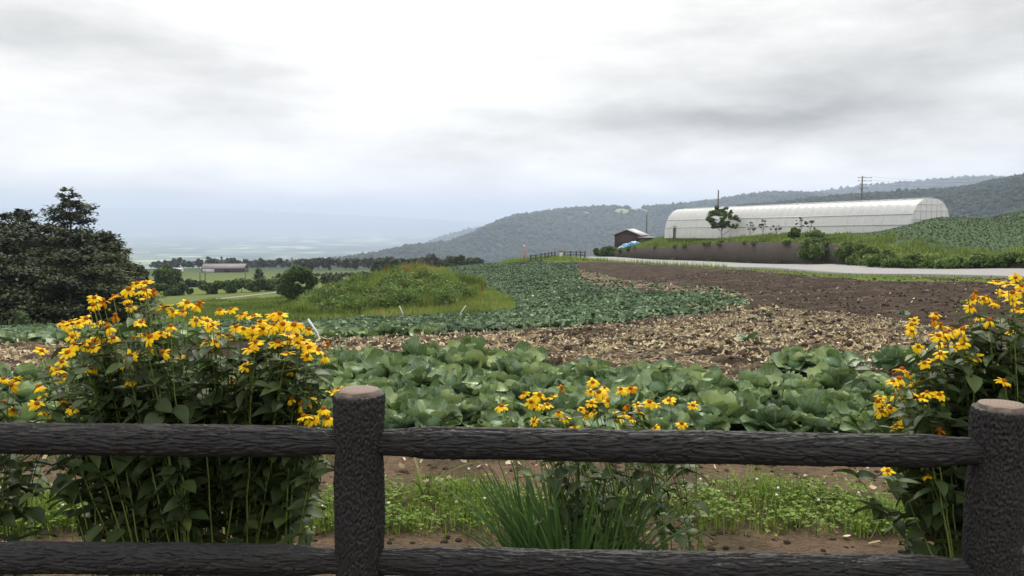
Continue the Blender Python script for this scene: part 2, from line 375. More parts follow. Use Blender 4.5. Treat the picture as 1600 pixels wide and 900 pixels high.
M['treed'] = leafmat('treed', [(0, (.022,.032,.014)), (.5, (.046,.060,.023)), (1, (.115,.125,.045))], .65, .15, .2, big=.35)
M['treem'] = leafmat('treem', [(0, (.045,.080,.024)), (.5, (.080,.135,.036)), (1, (.14,.20,.055))], .6, .2, .2, big=.5)
M['hillm'] = leafmat('hillm', [(0, (.018,.032,.018)), (.4, (.024,.042,.022)), (1, (.20,.26,.11))], .8, 0, .1)
M['bushl'] = leafmat('bushl', [(0, (.07,.12,.03)), (.5, (.13,.20,.05)), (1, (.22,.30,.08))], .6, .3, .15, big=.5)
M['treef'] = leafmat('treef', [(0, (.017,.030,.018)), (.5, (.023,.040,.022)), (1, (.032,.050,.026))], .8, 0, .1, big=.02)
M['bark'] = plain('bark', (.09,.07,.055), .9, .35, 6, .1, .6, 20)
M['pole'] = plain('pole', (.14,.13,.12), .8, .2, 3)
M['wire'] = plain('wire', (.05,.05,.055), .6, .1)
M['film'] = None
M['steel'] = plain('steel', (.55,.56,.57), .45, .15, 4, .5)
M['brownwall'] = plain('brownwall', (.075,.048,.045), .8, .25, 2, .2, .3, 12, (1,1,.2))
M['roofmetal'] = plain('roofmetal', (.42,.42,.44), .5, .15, 2, .5)
M['roofpurple'] = plain('roofpurple', (.20,.17,.18), .7, .2, .6)
M['whitewall'] = plain('whitewall', (.72,.73,.75), .6, .08, 2)
M['dark'] = plain('dark', (.02,.02,.022), .7, .2, 2)
M['tarp'] = plain('tarp', (.12,.33,.58), .45, .25, 3, .5, .5, 8)
M['tarpwhite'] = plain('tarpwhite', (.62,.70,.78), .5, .12, 3)
M['redwhite'] = plain('redwhite', (.45,.16,.13), .6, .2, 1)
M['white'] = plain('white', (.78,.78,.76), .6, .06)
M['tufa'] = plain('tufa', (.30,.22,.20), .8, .2, 4)

# fence: moulded imitation bark in dark weathered concrete
def fencemat(t):
    o = t.objc()
    n1 = t.noise(9, 6, .65, o); n2 = t.noise(90, 4, .6, o)
    c = t.mix(n1, (.006, .0056, .0056), (.018, .0165, .0168))
    pt_ = t.geo('Pointiness'); worn = t.ramp(pt_, [(.49, 0.0), (.56, 1.0)])
    c = t.mix(t.m('MULTIPLY', worn, .35), c, (.08, .075, .075))
    spk = t.ramp(t.noise(160, 2, .5, o), [(.70, 0.0), (.78, 1.0)])
    c = t.mix(t.m('MULTIPLY', spk, .35), c, (.15, .15, .13))
    return pbr(t, c, t.m('ADD', .5, t.m('MULTIPLY', n2, .25)), t.bump(n2, .35, .004), .38)
M['fence'] = mat('fence', fencemat)
def endmat(t):
    o = t.objc(); s_ = t.n('ShaderNodeSeparateXYZ', Vector=t.n('ShaderNodeVectorMath', p_operation='ADD', i0=o, i1=(.012, -.006, 0)).outputs[0]).outputs
    r = t.m('SQRT', t.m('ADD', t.m('POWER', s_[0], 2.0), t.m('POWER', s_[1], 2.0)))
    r = t.m('ADD', r, t.m('MULTIPLY', t.noise(18, 3, .5, o), .012))
    ring = t.m('MULTIPLY', t.m('ADD', t.m('SINE', t.m('MULTIPLY', r, 620.0)), 1.0), .5)
    c = t.mix(ring, (.27, .20, .155), (.14, .10, .078)); c = t.mix(t.ramp(t.noise(30, 4, .7, o), [(.4, 0.0), (.75, .7)]), c, (.20, .16, .14))
    return pbr(t, c, .75, t.bump(ring, .3, .002), .3)
M['fenceend'] = mat('fenceend', endmat)

def groundmat(t):
    P = t.geo(); g, s_, d, fr, cb = (t.attr(k) for k in ('m_grass', 'm_straw', 'm_dirt', 'm_far', 'm_cab'))
    n1 = t.noise(.35, 5, .6, P); n2 = t.noise(6, 6, .65, P); n3 = t.noise(28, 4, .65, P)
    soil = t.mix(n2, (.020, .013, .0095), (.082, .056, .038)); soil = t.mix(t.ramp(n3, [(.55, 0.0), (.75, .5)]), soil, (.13, .098, .070))
    soil = t.mix(t.ramp(n1, [(.35, 0.0), (.7, .45)]), soil, (.075, .053, .036))
    row = t.noise(1.0, 5, .65, t.scale(P, (.30, 2.6, 1)))
    soil = t.mix(t.ramp(row, [(.36, .75), (.50, 0.0)]), soil, (.022, .016, .013)); soil = t.mix(t.ramp(row, [(.55, 0.0), (.68, .75)]), soil, (.15, .112, .075))
    dirt = t.mix(n2, (.11, .073, .046), (.22, .15, .10)); dirt = t.mix(t.ramp(t.noise(1.7, 4, .6, P), [(.42, .7), (.55, 0.0)]), dirt, (.075, .06, .035)); dirt = t.mix(t.ramp(n3, [(.3, .6), (.5, 0.0)]), dirt, (.075, .05, .035))
    chips = t.n('ShaderNodeTexVoronoi', Vector=t.scale(P, (1, 1.6, 1)), Scale=30.0).outputs
    strawc = t.ramp(t.n('ShaderNodeSeparateColor', Color=chips[1]).outputs[0], [(0, (.05,.036,.025)), (.4, (.12,.085,.055)), (.75, (.36,.28,.17)), (1, (.60,.50,.33))])
    gr = t.mix(n2, (.075, .105, .025), (.165, .205, .05)); gr = t.mix(t.ramp(n1, [(.4, 0.0), (.7, .5)]), gr, (.13, .16, .05))
    cab = t.mix(n2, (.05, .075, .038), (.10, .15, .07))
    vor = t.n('ShaderNodeTexVoronoi', Vector=t.scale(P, (.007, .0045, 0)), Scale=1.0).outputs
    farc = t.ramp(t.n('ShaderNodeSeparateColor', Color=vor[1]).outputs[0], [(0, (.03,.055,.03)), (.45, (.05,.085,.035)), (.62, (.14,.20,.08)), (.8, (.36,.42,.20)), (1, (.60,.62,.42))])
    farc = t.mix(t.ramp(t.noise(.0012, 4, .6, P), [(.42, 1.0), (.56, 0.0)]), farc, (.03, .05, .03))
    def brk(m, n, k=.5): 
        q = t.m('ADD', t.m('SUBTRACT', m, .5), t.m('MULTIPLY', t.m('SUBTRACT', n, .5), k)); q = t.m('ADD', t.m('MULTIPLY', q, 6.0), .5); q.node.use_clamp = True; return q
    c = t.mix(brk(d, n2), soil, dirt); patch = t.ramp(t.noise(.9, 4, .6, t.scale(P, (.5, 2.2, 1))), [(.44, 0.0), (.60, .8)]); c = t.mix(t.m('MULTIPLY', brk(s_, n3, 1.2), patch), c, strawc); c = t.mix(brk(cb, n2), c, cab); c = t.mix(brk(g, n2), c, gr); c = t.mix(fr, c, farc)
    h = t.m('ADD', n3, t.m('MULTIPLY', n2, 1.5))
    return pbr(t, c, .95, t.bump(h, .9, .06), .12)
M['ground'] = mat('ground', groundmat)
def roadmat(t):
    P = t.geo(); n = t.noise(1.2, 5, .6, P); c = t.mix(n, (.24,.23,.225), (.33,.32,.31)); c = t.mix(t.ramp(t.noise(60, 2, .5, P), [(.4, .3), (.6, 0.0)]), c, (.12,.12,.12))
    return pbr(t, c, .8, t.bump(t.noise(80, 2, .5, P), .3, .01), .3)
M['road'] = mat('road', roadmat)
def wallmat(t):
    o = t.geo(); n = t.noise(.5, 6, .65, t.scale(o, (1, 1, .35))); n2 = t.noise(2.0, 5, .7, t.scale(o, (1, 1, .35)))
    c = t.mix(n, (.048, .038, .031), (.10, .082, .068)); c = t.mix(t.ramp(n2, [(.5, 0.0), (.7, .7)]), c, (.05, .043, .036)); c = t.mix(t.ramp(t.noise(5, 5, .7, o), [(.5, 0.0), (.7, .45)]), c, (.15, .13, .11))
    return pbr(t, c, .9, t.bump(t.noise(8, 4, .6, o), .4, .03), .2)
M['rwall'] = mat('rwall', wallmat)
def filmmat(t):
    o = t.geo(); n = t.noise(.7, 4, .6, t.scale(o, (1, 1, .5))); c = t.mix(n, (.78,.78,.785), (.90,.90,.905)); c = t.mix(t.ramp(t.noise(2.2, 5, .7, t.scale(o, (1, 1, .25))), [(.52, 0.0), (.72, .55)]), c, (.56, .54, .51))
    p = pbr(t, c, .35, t.bump(t.noise(1.6, 3, .5, o), .3, .05), .5)
    tr = t.n('ShaderNodeBsdfTranslucent', Color=(.8,.79,.8,1)).outputs[0]
    q = t.n('ShaderNodeMixShader', Fac=.45, i1=p, i2=tr).outputs[0]
    return t.n('ShaderNodeMixShader', Fac=.12, i1=q, i2=t.n('ShaderNodeBsdfTransparent', Color=(.9,.9,.9,1)).outputs[0]).outputs[0]
M['film'] = mat('film', filmmat)

# ------------------------------------------------------------------ ground sheet
POLY = {
 'notch': [[(690,428),(725,443),(770,457),(800,470),(806,487),(740,494),(600,499),(560,497)]],
 'straw': [[(-500,548),(0,548),(60,540),(150,546),(210,562),(180,592),(60,602),(-500,612)],
           [(470,540),(560,532),(700,527),(850,518),(950,511),(1050,500),(1140,492),(1200,483),(1300,490),(1400,500),(1480,520),(1600,560),(1700,600),(1500,612),(1350,606),(1100,600),(950,588),(850,568),(560,566),(470,570)],
           [(903,420),(925,424),(960,436),(1050,446),(1130,452),(1165,462),(1180,474),(1110,462),(1000,452),(930,449),(905,436)],
           [(960,468),(1100,476),(1170,474),(1160,488),(1080,490)]],
 'cab': [[(-500,517),(0,513),(250,506),(400,498),(480,500),(700,490),(800,484),(792,470),(722,448),(690,420),(700,416),(800,408),(850,409),(900,412),(905,436),(930,449),(1000,456),(1080,462),(1165,468),(1172,478),(1130,488),(1050,496),(950,509),(850,516),(700,526),(560,531),(480,536),(260,540),(60,540),(-500,546)]],
 'ucab': [[(1290,372),(1345,358),(1440,344),(1480,336),(1600,329),(1900,310),(1900,392),(1600,401),(1450,398),(1370,392)]],
 'verge': [[(775,418),(800,405),(840,392),(930,392),(1000,403),(1150,411),(1300,424),(1500,441),(1700,452),(1700,446),(1500,436),(1480,442),(1380,441),(1250,430),(1160,422),(1080,415),(1000,411),(900,409),(850,409),(800,413)]],
}
rr = np.concatenate([np.exp(np.arange(math.log(.6), math.log(40), .0088)), np.exp(np.arange(math.log(40), math.log(128), .0045)), np.exp(np.arange(math.log(128), math.log(15500), .03))])
ph = np.concatenate([np.arange(-180, -50, 6.5), np.arange(-50, 50.01, .135), np.arange(54, 180, 6.5)])
PHg, RRg = np.meshgrid(np.radians(ph), rr, indexing='ij')
gx, gy = RRg * np.sin(PHg), RRg * np.cos(PHg); gzv = terrain(gx, gy)
gpx, gpy = proj(gx, gy, gzv)
jx, jy = gpx + 10 * fbm(gx * .9, gy * .9, 1, 3), gpy + fbm(gx * .6, gy * .6, 5, 3) * np.clip(60 / np.maximum(gy, 1), .5, 5)
sdg = np.full(gx.shape, -99.0); mm_ = (gx > 0) & (gy > 20); sdg[mm_] = sdist(gx[mm_], gy[mm_])
infield = (gy > 4.9) & (gy < 99) & (sdg < -8.0)
anyp = lambda k: np.any([inpoly(jx, jy, p) for p in POLY[k]], axis=0)
m_straw = anyp('straw') & (gy > 6) & (gy < 100) & (sdg < -5)
m_cab = (anyp('cab') & (gy > 12) & (gy < 100) & (sdg < -5)) | (anyp('ucab') & (sdg > 3) & (gy < 92))
m_cab |= (gy > 5.1) & (gy < 7.6) & (gx < 4.6) & (gy < 7.2)
m_grass = (anyp('verge') & (gy > 28) & (gy < 116) & (sdg < -3)) | ((sdg > -8.4) & (sdg < -7.2)) | (sdg > -.2) | ((gy > 101) & (sdg < -4))
leftedge = (gpx < 480) & (gy > 29.5) | ((gpx >= 430) & (gpx < 700) & (gy > 56) & (gy < 115))
m_grass |= leftedge
mound = (gy > 39) & (gy < 66) & (gx > MX[0]) & (gx < MX[-1]) & (np.interp(gx, MX, MZ) > (CAMZ + gy * lookup(GLOW, (gx / np.maximum(gy, .1)).ravel(), np.log(np.maximum(gy, 2)).ravel()).reshape(gy.shape)) + .12)
m_grass |= mound
m_grass &= ~m_cab | mound
m_grass |= anyp('notch') & (gy > 30) & (gy < 75)
m_dirt = gy < 5.0
m_far = sstep(160, 420, gy)
# small scale relief: clods and furrows in the bare field
rel = np.zeros_like(gx); nr = (RRg < 125) & (np.abs(PHg) < R(52))
fx, fy = gx[nr], gy[nr]
clod = fbm(fx * 3.2, fy * 3.2, 2, 3) * .035 + np.abs(fbm(fx * 1.1, fy * 1.1, 9, 2)) * .10 + .045 * np.sin((fx * .35 + fy) * 2 * math.pi / .75 + 2 * perlin(fx * .2, fy * .2))
amp = np.where(fy < 5.0, .22, np.where(m_grass[nr], .5, 1.0)); roadz = (sdg[nr] > -8.4) & (sdg[nr] < 1.0); amp = np.where(roadz, .0, amp)
rel[nr] = clod * amp
gzf = gzv + rel
n1, n2 = gx.shape; ii, jj = np.meshgrid(np.arange(n1 - 1), np.arange(n2 - 1), indexing='ij')
Qg = np.stack([ii*n2+jj, ii*n2+jj+1, (ii+1)*n2+jj+1, (ii+1)*n2+jj], -1).reshape(-1, 4)
close = np.stack([(n1-1)*n2+np.arange(n2-1), (n1-1)*n2+np.arange(n2-1)+1, np.arange(n2-1)+1, np.arange(n2-1)], -1)
Vg = np.stack([gx, gy, gzf], -1).reshape(-1, 3)
Vg = np.vstack([Vg, [0, 0, 0]]); c0 = len(Vg) - 1; first = np.arange(n1) * n2
Tg = np.stack([np.full(n1, c0), first, np.roll(first, -1)], -1)
fl = lambda q: np.append(q.astype(np.float32).ravel(), 0)
me = mesh('ground', Vg, [np.vstack([Qg, close]), Tg], M['ground'], attrs=dict(m_grass=fl(m_grass), m_straw=fl(m_straw), m_dirt=fl(m_dirt), m_far=fl(m_far), m_cab=fl(m_cab)))
tag(link('ground', me), kind='structure')

# ------------------------------------------------------------------ road and small farm tracks
def strip(name, pts, width, matl, lift=.03, n=160, nw=6):
    pts = np.array(pts, float); d = np.concatenate([[0], np.cumsum(np.linalg.norm(np.diff(pts, axis=0), axis=1))]); s = np.linspace(0, d[-1], n)
    c = np.stack([np.interp(s, d, pts[:, 0]), np.interp(s, d, pts[:, 1])], -1); k = np.hanning(15); k /= k.sum()
    cp = np.stack([np.convolve(np.pad(c[:, i], 7, mode='reflect', reflect_type='odd'), k, 'valid') for i in (0, 1)], -1)
    tn = norm(np.gradient(cp, axis=0)); nn = np.stack([tn[:, 1], -tn[:, 0]], -1); ww = np.linspace(-width / 2, width / 2, nw)
    XY = cp[:, None] + ww[None, :, None] * nn[:, None]; z = terrain(XY[..., 0], XY[..., 1]) + lift
    z = np.maximum(z, z.mean(1, keepdims=True) - .03) if width > 3 else z
    i, j = np.meshgrid(np.arange(n - 1), np.arange(nw - 1), indexing='ij'); V = np.dstack([XY, z[..., None]]).reshape(-1, 3)
    Q = np.stack([i*nw+j, i*nw+j+1, (i+1)*nw+j+1, (i+1)*nw+j], -1).reshape(-1, 4)
    V2 = V.copy(); V2[:, 2] -= .35
    m = len(V); side = []
    for j0 in (0, nw - 1):
        q = np.arange(n - 1) * nw + j0; side.append(np.stack([q, q + nw, q + nw + m, q + m], -1))
    return tag(link(name, mesh(name, np.vstack([V, V2]), np.vstack([Q] + side), matl)), kind='structure')
def off(line, d):
    P = np.array(line); tn = norm(np.gradient(P, axis=0)); return P + d * np.stack([tn[:, 1], -tn[:, 0]], -1)
RD = off(WL[:10], -3.9)
strip('road', RD[:9], 7.0, M['road'], .035, 260, 8)
strip('farm_track', [at(280, 86)[:2], at(330, 88)[:2], at(380, 92)[:2], at(440, 97)[:2], at(480, 102)[:2]], 1.5, M['road'], .06, 60)
strip('farm_track', [at(480, 150)[:2], at(545, 152)[:2], at(600, 160)[:2]], 3, M['road'], .1, 40)

# ------------------------------------------------------------------ far hills with forest
ICO = None
def ico(sub):
    import bmesh
    b = bmesh.new(); bmesh.ops.create_icosphere(b, subdivisions=sub, radius=1); V = np.array([v.co for v in b.verts]); T = np.array([[v.index for v in f.verts] for f in b.faces]); b.free(); return V, T
I1, I2 = ico(1), ico(2)
def blobs(P, rad, hz, base, matl, jit=.25):
    V0, T0 = base; n = len(P); k = len(V0); V = V0[None] * (1 + rng.normal(0, jit, (n, k, 1))) * np.stack([rad, rad, hz], -1)[:, None] + P[:, None]
    T = (T0[None] + (np.arange(n) * k)[:, None, None]).reshape(-1, 3); return V.reshape(-1, 3), T, np.repeat(rng.uniform(0, 1, n), k)
def clr(x, y, z):
    a, b = proj(x.ravel(), y.ravel(), z.ravel()); v = np.full(a.size, .3)
    for (cx, cyy, rx, ry) in CLEAR: v = np.where(((a - cx) / rx)**2 + ((b - cyy) / ry)**2 < 1, 1.0, v)
    return v
def ridge(name, sky_pts, D, wid, zb, ncr, cr, base, seed, spur=.25):
    pxs = np.array([p[0] for p in sky_pts], float); pys = np.array([p[1] for p in sky_pts], float)
    cols = np.arange(pxs[0], pxs[-1], 4.0); py = np.interp(cols, pxs, pys); DD = np.interp(cols, [q[0] for q in D], [q[1] for q in D])
    tt = np.concatenate([np.linspace(-.6, 0, 10)[:-1], np.linspace(0, 1, 60)])
    a = np.array([float(a_of(c)) for c in cols]); zc = CAMZ + DD * e_of(py) - cr * 1.0
    C, TT = np.meshgrid(np.arange(len(cols)), tt, indexing='ij')
    def surf(C, TT):
        Yd = np.interp(C, np.arange(len(cols)), DD); aa = np.interp(C, np.arange(len(cols)), a); z0 = np.interp(C, np.arange(len(cols)), zc)
        Yy = Yd - np.where(TT > 0, TT * wid, TT * wid); x = aa * Yy
        f = np.where(TT > 0, sstep(0, 1, TT), np.abs(TT) * .8); sp = fbm(x / (wid * .35) + seed, Yy / (wid * .35), seed, 4) * (z0 - zb) * spur * np.sin(np.clip(TT, 0, 1) * math.pi)
        return x, Yy, z0 + (zb - z0) * f + sp - 6 * (TT <= 0) * 0
    x, Yy, z = surf(C, TT); n1, n2 = x.shape; i, j = np.meshgrid(np.arange(n1 - 1), np.arange(n2 - 1), indexing='ij')
    Q = np.stack([i*n2+j, i*n2+j+1, (i+1)*n2+j+1, (i+1)*n2+j], -1).reshape(-1, 4)
    tag(link('hill', mesh('hill', np.stack([x, Yy, z], -1).reshape(-1, 3), Q, M['hillm'], tint=clr(x, Yy, z))), kind='structure')
    c = rng.uniform(0, len(cols) - 1, ncr); q = np.where(rng.random(ncr) < .22, rng.uniform(-.02, .03, ncr), rng.uniform(-.02, .85, ncr)**1.1 if False else np.abs(rng.uniform(-.02, .85, ncr)))
    bx, by, bz = surf(c, q)
    keep = np.ones(ncr, bool)
    ppx, ppy = proj(bx, by, bz)
    for (cx, cyy, rx, ry) in CLEAR: keep &= ((ppx - cx) / rx)**2 + ((ppy - cyy) / ry)**2 > 1
    bx, by, bz = bx[keep], by[keep], bz[keep]; m = len(bx); r = rng.uniform(.6, 1.25, m) * cr * np.clip(by / (np.max(DD) * .9), .3, 1)
    V, T, ti = blobs(np.stack([bx, by, bz + r * .15], -1), r, r * rng.uniform(.7, 1.2, m), base, None)
    tag(link('forest', mesh('forest', V, T, M['treef'], tint=ti)), name, 'forest', kind='stuff')
CLEAR = [(972, 330, 14, 4), (915, 333, 7, 3), (995, 326, 12, 3), (950, 334, 8, 2), (1010, 331, 8, 3)]
ridge('hazy wooded mountain rising behind the middle of the valley', [(330,409),(400,406),(450,405),(520,402),(560,397),(600,390),(640,382),(700,377),(735,366),(765,351),(800,337),(850,330),(900,324),(950,322),(1010,323),(1060,319),(1110,313),(1160,305),(1200,301),(1250,300),(1300,304),(1400,312)],
      [(330,1000),(600,1500),(800,2100),(1000,2300),(1400,2300)], 900, -135, 21000, 7.0, I1, 3)
ridge('wooded slope paler with haze behind the mountain foot', [(640,392),(665,380),(690,371),(720,362),(760,353),(800,350),(900,350)], [(600,4200),(900,4200)], 1500, -200, 2500, 15, I1, 5)
ridge('pale hazy wooded ridge farthest behind the greenhouse', [(1150,306),(1250,303),(1300,297),(1340,291),(1400,286),(1450,281),(1500,277),(1540,277),(1580,283),(1650,292),(1750,300)], [(1100,3400),(1750,3400)], 1300, -100, 4500, 13, I1, 8)
ridge('dark wooded ridge at the right edge above the slope', [(1150,322),(1230,316),(1290,309),(1340,305),(1400,301),(1440,299),(1500,293),(1550,281),(1600,271),(1700,262),(1850,262)], [(1150,1250),(1600,1000),(1850,950)], 480, -30, 13000, 3.8, I2, 11)

ridge('faint misty far mountain beyond the valley', [(-500,328),(-100,324),(150,323),(330,325),(480,331),(620,338),(760,346),(900,352)], [(-500,13800),(900,14200)], 3500, -215, 400, 22, I1, 14, .12)
# ------------------------------------------------------------------ haze
b = MB(); b.box((0, 6500, -105), (26000, 19000, 620))
def hz():
    m = bpy.data.materials.new('haze'); m.use_nodes = True; t = NT(m.node_tree)
    v = t.n('ShaderNodeVolumePrincipled', Color=(.68, .78, 1, 1), Density=.00021, Anisotropy=.25); t.t.links.new(v.outputs[0], t.n('ShaderNodeOutputMaterial').inputs['Volume']); return m
tag(b.build('haze', hz(), smooth=False), kind='stuff')

# ------------------------------------------------------------------ trees
def limb(p0, p1, sag=0, n=6):
    s = np.linspace(0, 1, n)[:, None]; q = p0 * (1 - s) + p1 * s; q[:, 2] += (np.sin(s[:, 0] * math.pi) * sag); return q
def crown_leaves(mb, C, rad, n, size, flat=.65, tmpl=T_QUAD):
    """leaf tufts around clump centres C (k,3) with radii rad"""
    k = len(C); idx = rng.integers(0, k, n) if np.ndim(rad) == 0 else rng.choice(k, n, p=(np.asarray(rad)**2) / (np.asarray(rad)**2).sum())
    rd = rad if np.ndim(rad) == 0 else np.asarray(rad)[idx]
    d = rdir(n); r = rng.uniform(.35, 1.05, n)**.6 * rd; P = C[idx] + d * r[:, None] * np.array([1, 1, flat])
    D = norm(d + rdir(n) * .9); N = norm(np.array([0, 0, 1.]) + rdir(n) * .7)
    s = rng.uniform(.6, 1.3, n) * size
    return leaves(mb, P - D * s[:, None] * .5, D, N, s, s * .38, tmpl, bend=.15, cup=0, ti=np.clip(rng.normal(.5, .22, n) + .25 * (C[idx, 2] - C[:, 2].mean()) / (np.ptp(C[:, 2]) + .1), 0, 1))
def broad_tree(name, label, cat, base, h, w_, n, size, mt, group=None, bare=.12, nclump=None, trunk=True, sparse=False, par='trunk', thick=None):
    T = thing(name, label, cat, base, group); base = np.asarray(base, float)
    nclump = nclump or int(18 + h * 4)
    d = rdir(nclump, -.75, 1); r = rng.uniform(.35, 1, nclump)**.5
    C = base + np.array([0, 0, h * (.5 + bare / 2)]) + d * r[:, None] * np.array([w_ / 2, w_ / 2, h * (1 - bare) / 2]) * (.82 if not sparse else .95)
    tp = C[:, 2] - base[2]; shr = 1 - .35 * sstep(.6 * h, h, tp); C[:, 0] = base[0] + (C[:, 0] - base[0]) * shr; C[:, 1] = base[1] + (C[:, 1] - base[1]) * shr
    rad = rng.uniform(.10, .22, nclump) * w_ * (1 if not sparse else .45)
    mb = MB(); th = thick or h * .022; lean = rng.normal(0, .03 * h, 2)
    top = base + np.array([lean[0], lean[1], h * .88]); ax = limb(base - [0, 0, .15], top, 0, 10); ax[1:-1, :2] += rng.normal(0, .01 * h, (8, 2))
    mb.tube(ax, np.linspace(th, th * .25, 10), 7)
    for c in C[rng.permutation(nclump)[:min(nclump, 16)]]:
        k = min(9, max(1, int(((c[2] - base[2]) / h * .65) * 10))); mb.tube(limb(ax[k], c, -.02 * h), np.linspace(th * .4, th * .1, 6), 5)
    mb.build('trunk', M['bark'], T)
    lf = MB(); crown_leaves(lf, C, rad, n, size, .7); lf.build('crown', M[mt], T); return T
def conifer(name, label, cat, base, h, w_, n, size, mt, group=None, start=.12, ragged=.3, power=.8):
    T = thing(name, label, cat, base, group); base = np.asarray(base, float)
    mb = MB(); th = h * .016; ax = limb(base - [0, 0, .15], base + [0, 0, h * .97], 0, 8); mb.tube(ax, np.linspace(th, th * .15, 8), 7)
    nl = int(12 + h * 1.3); P = []; 
    for i in range(nl):
        q = (i + rng.random() * .6) / nl; z = h * (start + (1 - start) * q); rmax = w_ / 2 * (1 - q)**power + .05 * w_ * (1 - q) + .12
        for _ in range(rng.integers(4, 7)):
            f = rng.uniform(0, 6.28); L = rmax * rng.uniform(1 - ragged, 1 + ragged * .4); tip = np.array([math.cos(f) * L, math.sin(f) * L, z + L * rng.uniform(-.05, .30)])
            b0 = base + [0, 0, z]; b1 = base + tip; mb.tube(limb(b0, b1, -.04 * L, 5), np.linspace(th * .3, th * .05, 5), 4, False)
            P.append((b0, b1, L))
    mb.build('trunk', M['bark'], T)
    wts = np.array([p[2] for p in P]); wts = wts**1.15 / (wts**1.15).sum(); ix = rng.choice(len(P), n, p=wts); A = np.array([p[0] for p in P])[ix]; B = np.array([p[1] for p in P])[ix]; L = np.array([p[2] for p in P])[ix]
    s = rng.uniform(.2, 1.05, n)**.8; C = A + (B - A) * s[:, None] + rng.normal(0, 1, (n, 3)) * np.stack([.085 * L + .05, .085 * L + .05, .04 * L + .05], -1)
    D = norm(norm(B - A) + rdir(n) * .7); N = norm(np.array([0, 0, 1.]) + rdir(n) * .5); z = rng.uniform(.6, 1.3, n) * size
    lf = MB(); leaves(lf, C, D, N, z, z * .30, T_QUAD, .2, 0, ti=np.clip(rng.normal(.45, .2, n) + .2 * s - .1, 0, 1)); lf.build('crown', M[mt], T); return T
def htop(px, Yw, top): b = at(px, Yw); return b, float(pt(px, top, Yw)[2] - b[2])
# grove on the left
b, h = htop(118, 52, 293); conifer('larch_tree', 'tallest tree of the left grove, open pointed crown against the sky', 'tree', b, h, 7.0, 21000, .165, 'treed', 'trees in the left grove', .10, .45, .70)
for px, Yw, top, w_, k, lab in ((38, 55, 326, 5.2, 'c', 'narrow bushy-topped conifer second from the left edge of the grove'), (2, 50, 334, 6.0, 'c', 'dark conifer of the left grove at the picture edge'),
        (72, 53, 352, 4.6, 'b', 'rounded dark tree directly left of the tallest tree of the grove'), (160, 50, 362, 4.6, 'c', 'dark conifer directly right of the tallest tree of the grove'),
        (62, 50, 356, 6.4, 'f', 'wide dark conifer filling the grove left of its tallest tree'), (8, 47, 362, 6.4, 'f', 'wide dark conifer at the left edge of the grove below the conifer tops'), (118, 48, 360, 5.6, 'f', 'wide dark conifer directly below the tallest tree top'), (160, 49, 384, 4.4, 'f', 'dark conifer on the sloping right shoulder of the grove'),
        (196, 54, 402, 3.6, 'b', 'low rounded tree ending the grove on the right'), (212, 64, 412, 3.0, 'b', 'small tree peeping out behind the right end of the grove'),
        (20, 44, 402, 7.5, 'f', 'broad low conifer at the front left of the grove'), (128, 45, 392, 6.0, 'f', 'broad low conifer in front of the tallest tree'), (85, 43, 425, 5.2, 'f', 'low spreading conifer at the foot of the grove'),
        (180, 46, 436, 3.4, 'b', 'small dark bushy tree at the right foot of the grove'), (-50, 46, 350, 6.5, 'c', 'dark conifer at the left picture edge cut by the frame')):
    b, h = htop(px, Yw, top)
    if k == 'f': conifer('conifer_tree', lab, 'tree', b, h, w_ * 1.1, 26000, .17, 'treed', 'trees in the left grove', .03, .45, .36)
    elif k == 'c': conifer('conifer_tree', lab, 'tree', b, h, w_, 22000, .17, 'treed', 'trees in the left grove', .08, .4, .42)
    else: broad_tree('dark_tree', lab, 'tree', b, h, w_, 27000, .15, 'treed', 'trees in the left grove', bare=.0)
b, h = htop(33, 31, 486); conifer('small_conifer', 'tiny light green cone shaped sapling in front of the dark grove', 'sapling', b, h, .35, 900, .07, 'treem', start=0)
# middle distance trees and shrubs on the left
for nm, px, Yw, top, w_, n, sz, mt, lab in (('round_tree', 262, 120, 410, 4.4, 5000, .3, 'treem', 'round green tree right of the grove beside the pale field'),
        ('round_tree', 468, 72, 414, 3.7, 9000, .17, 'treem', 'dense round green tree standing left of the grassy mound'),
        ('shrub', 435, 110, 438, 2.4, 1800, .25, 'treed', 'dark shrub left of the round tree by the mound'),
        ('shrub', 520, 120, 434, 4.2, 2500, .28, 'treed', 'dark shrubs behind the left end of the grassy mound'),
        ('shrub', 380, 150, 437, 4.0, 2000, .3, 'treem', 'green shrub by the hedge below the pale field')):
    b, h = htop(px, Yw, top); broad_tree(nm, lab, 'tree' if 'tree' in nm else 'shrub', b, h, w_, n, sz, mt, bare=.0)
for px, Yw, top, lab in ((296, 140, 436, 'small dark conifer left one of two below the long barn'), (304, 140, 438, 'small dark conifer right one of two below the long barn'), (405, 150, 418, 'dark pointed conifer right of the long barn')):
    b, h = htop(px, Yw, top); conifer('small_conifer', lab, 'conifer', b, h, 1.8 if px < 400 else 2.4, 1500, .25, 'treed', start=.03)
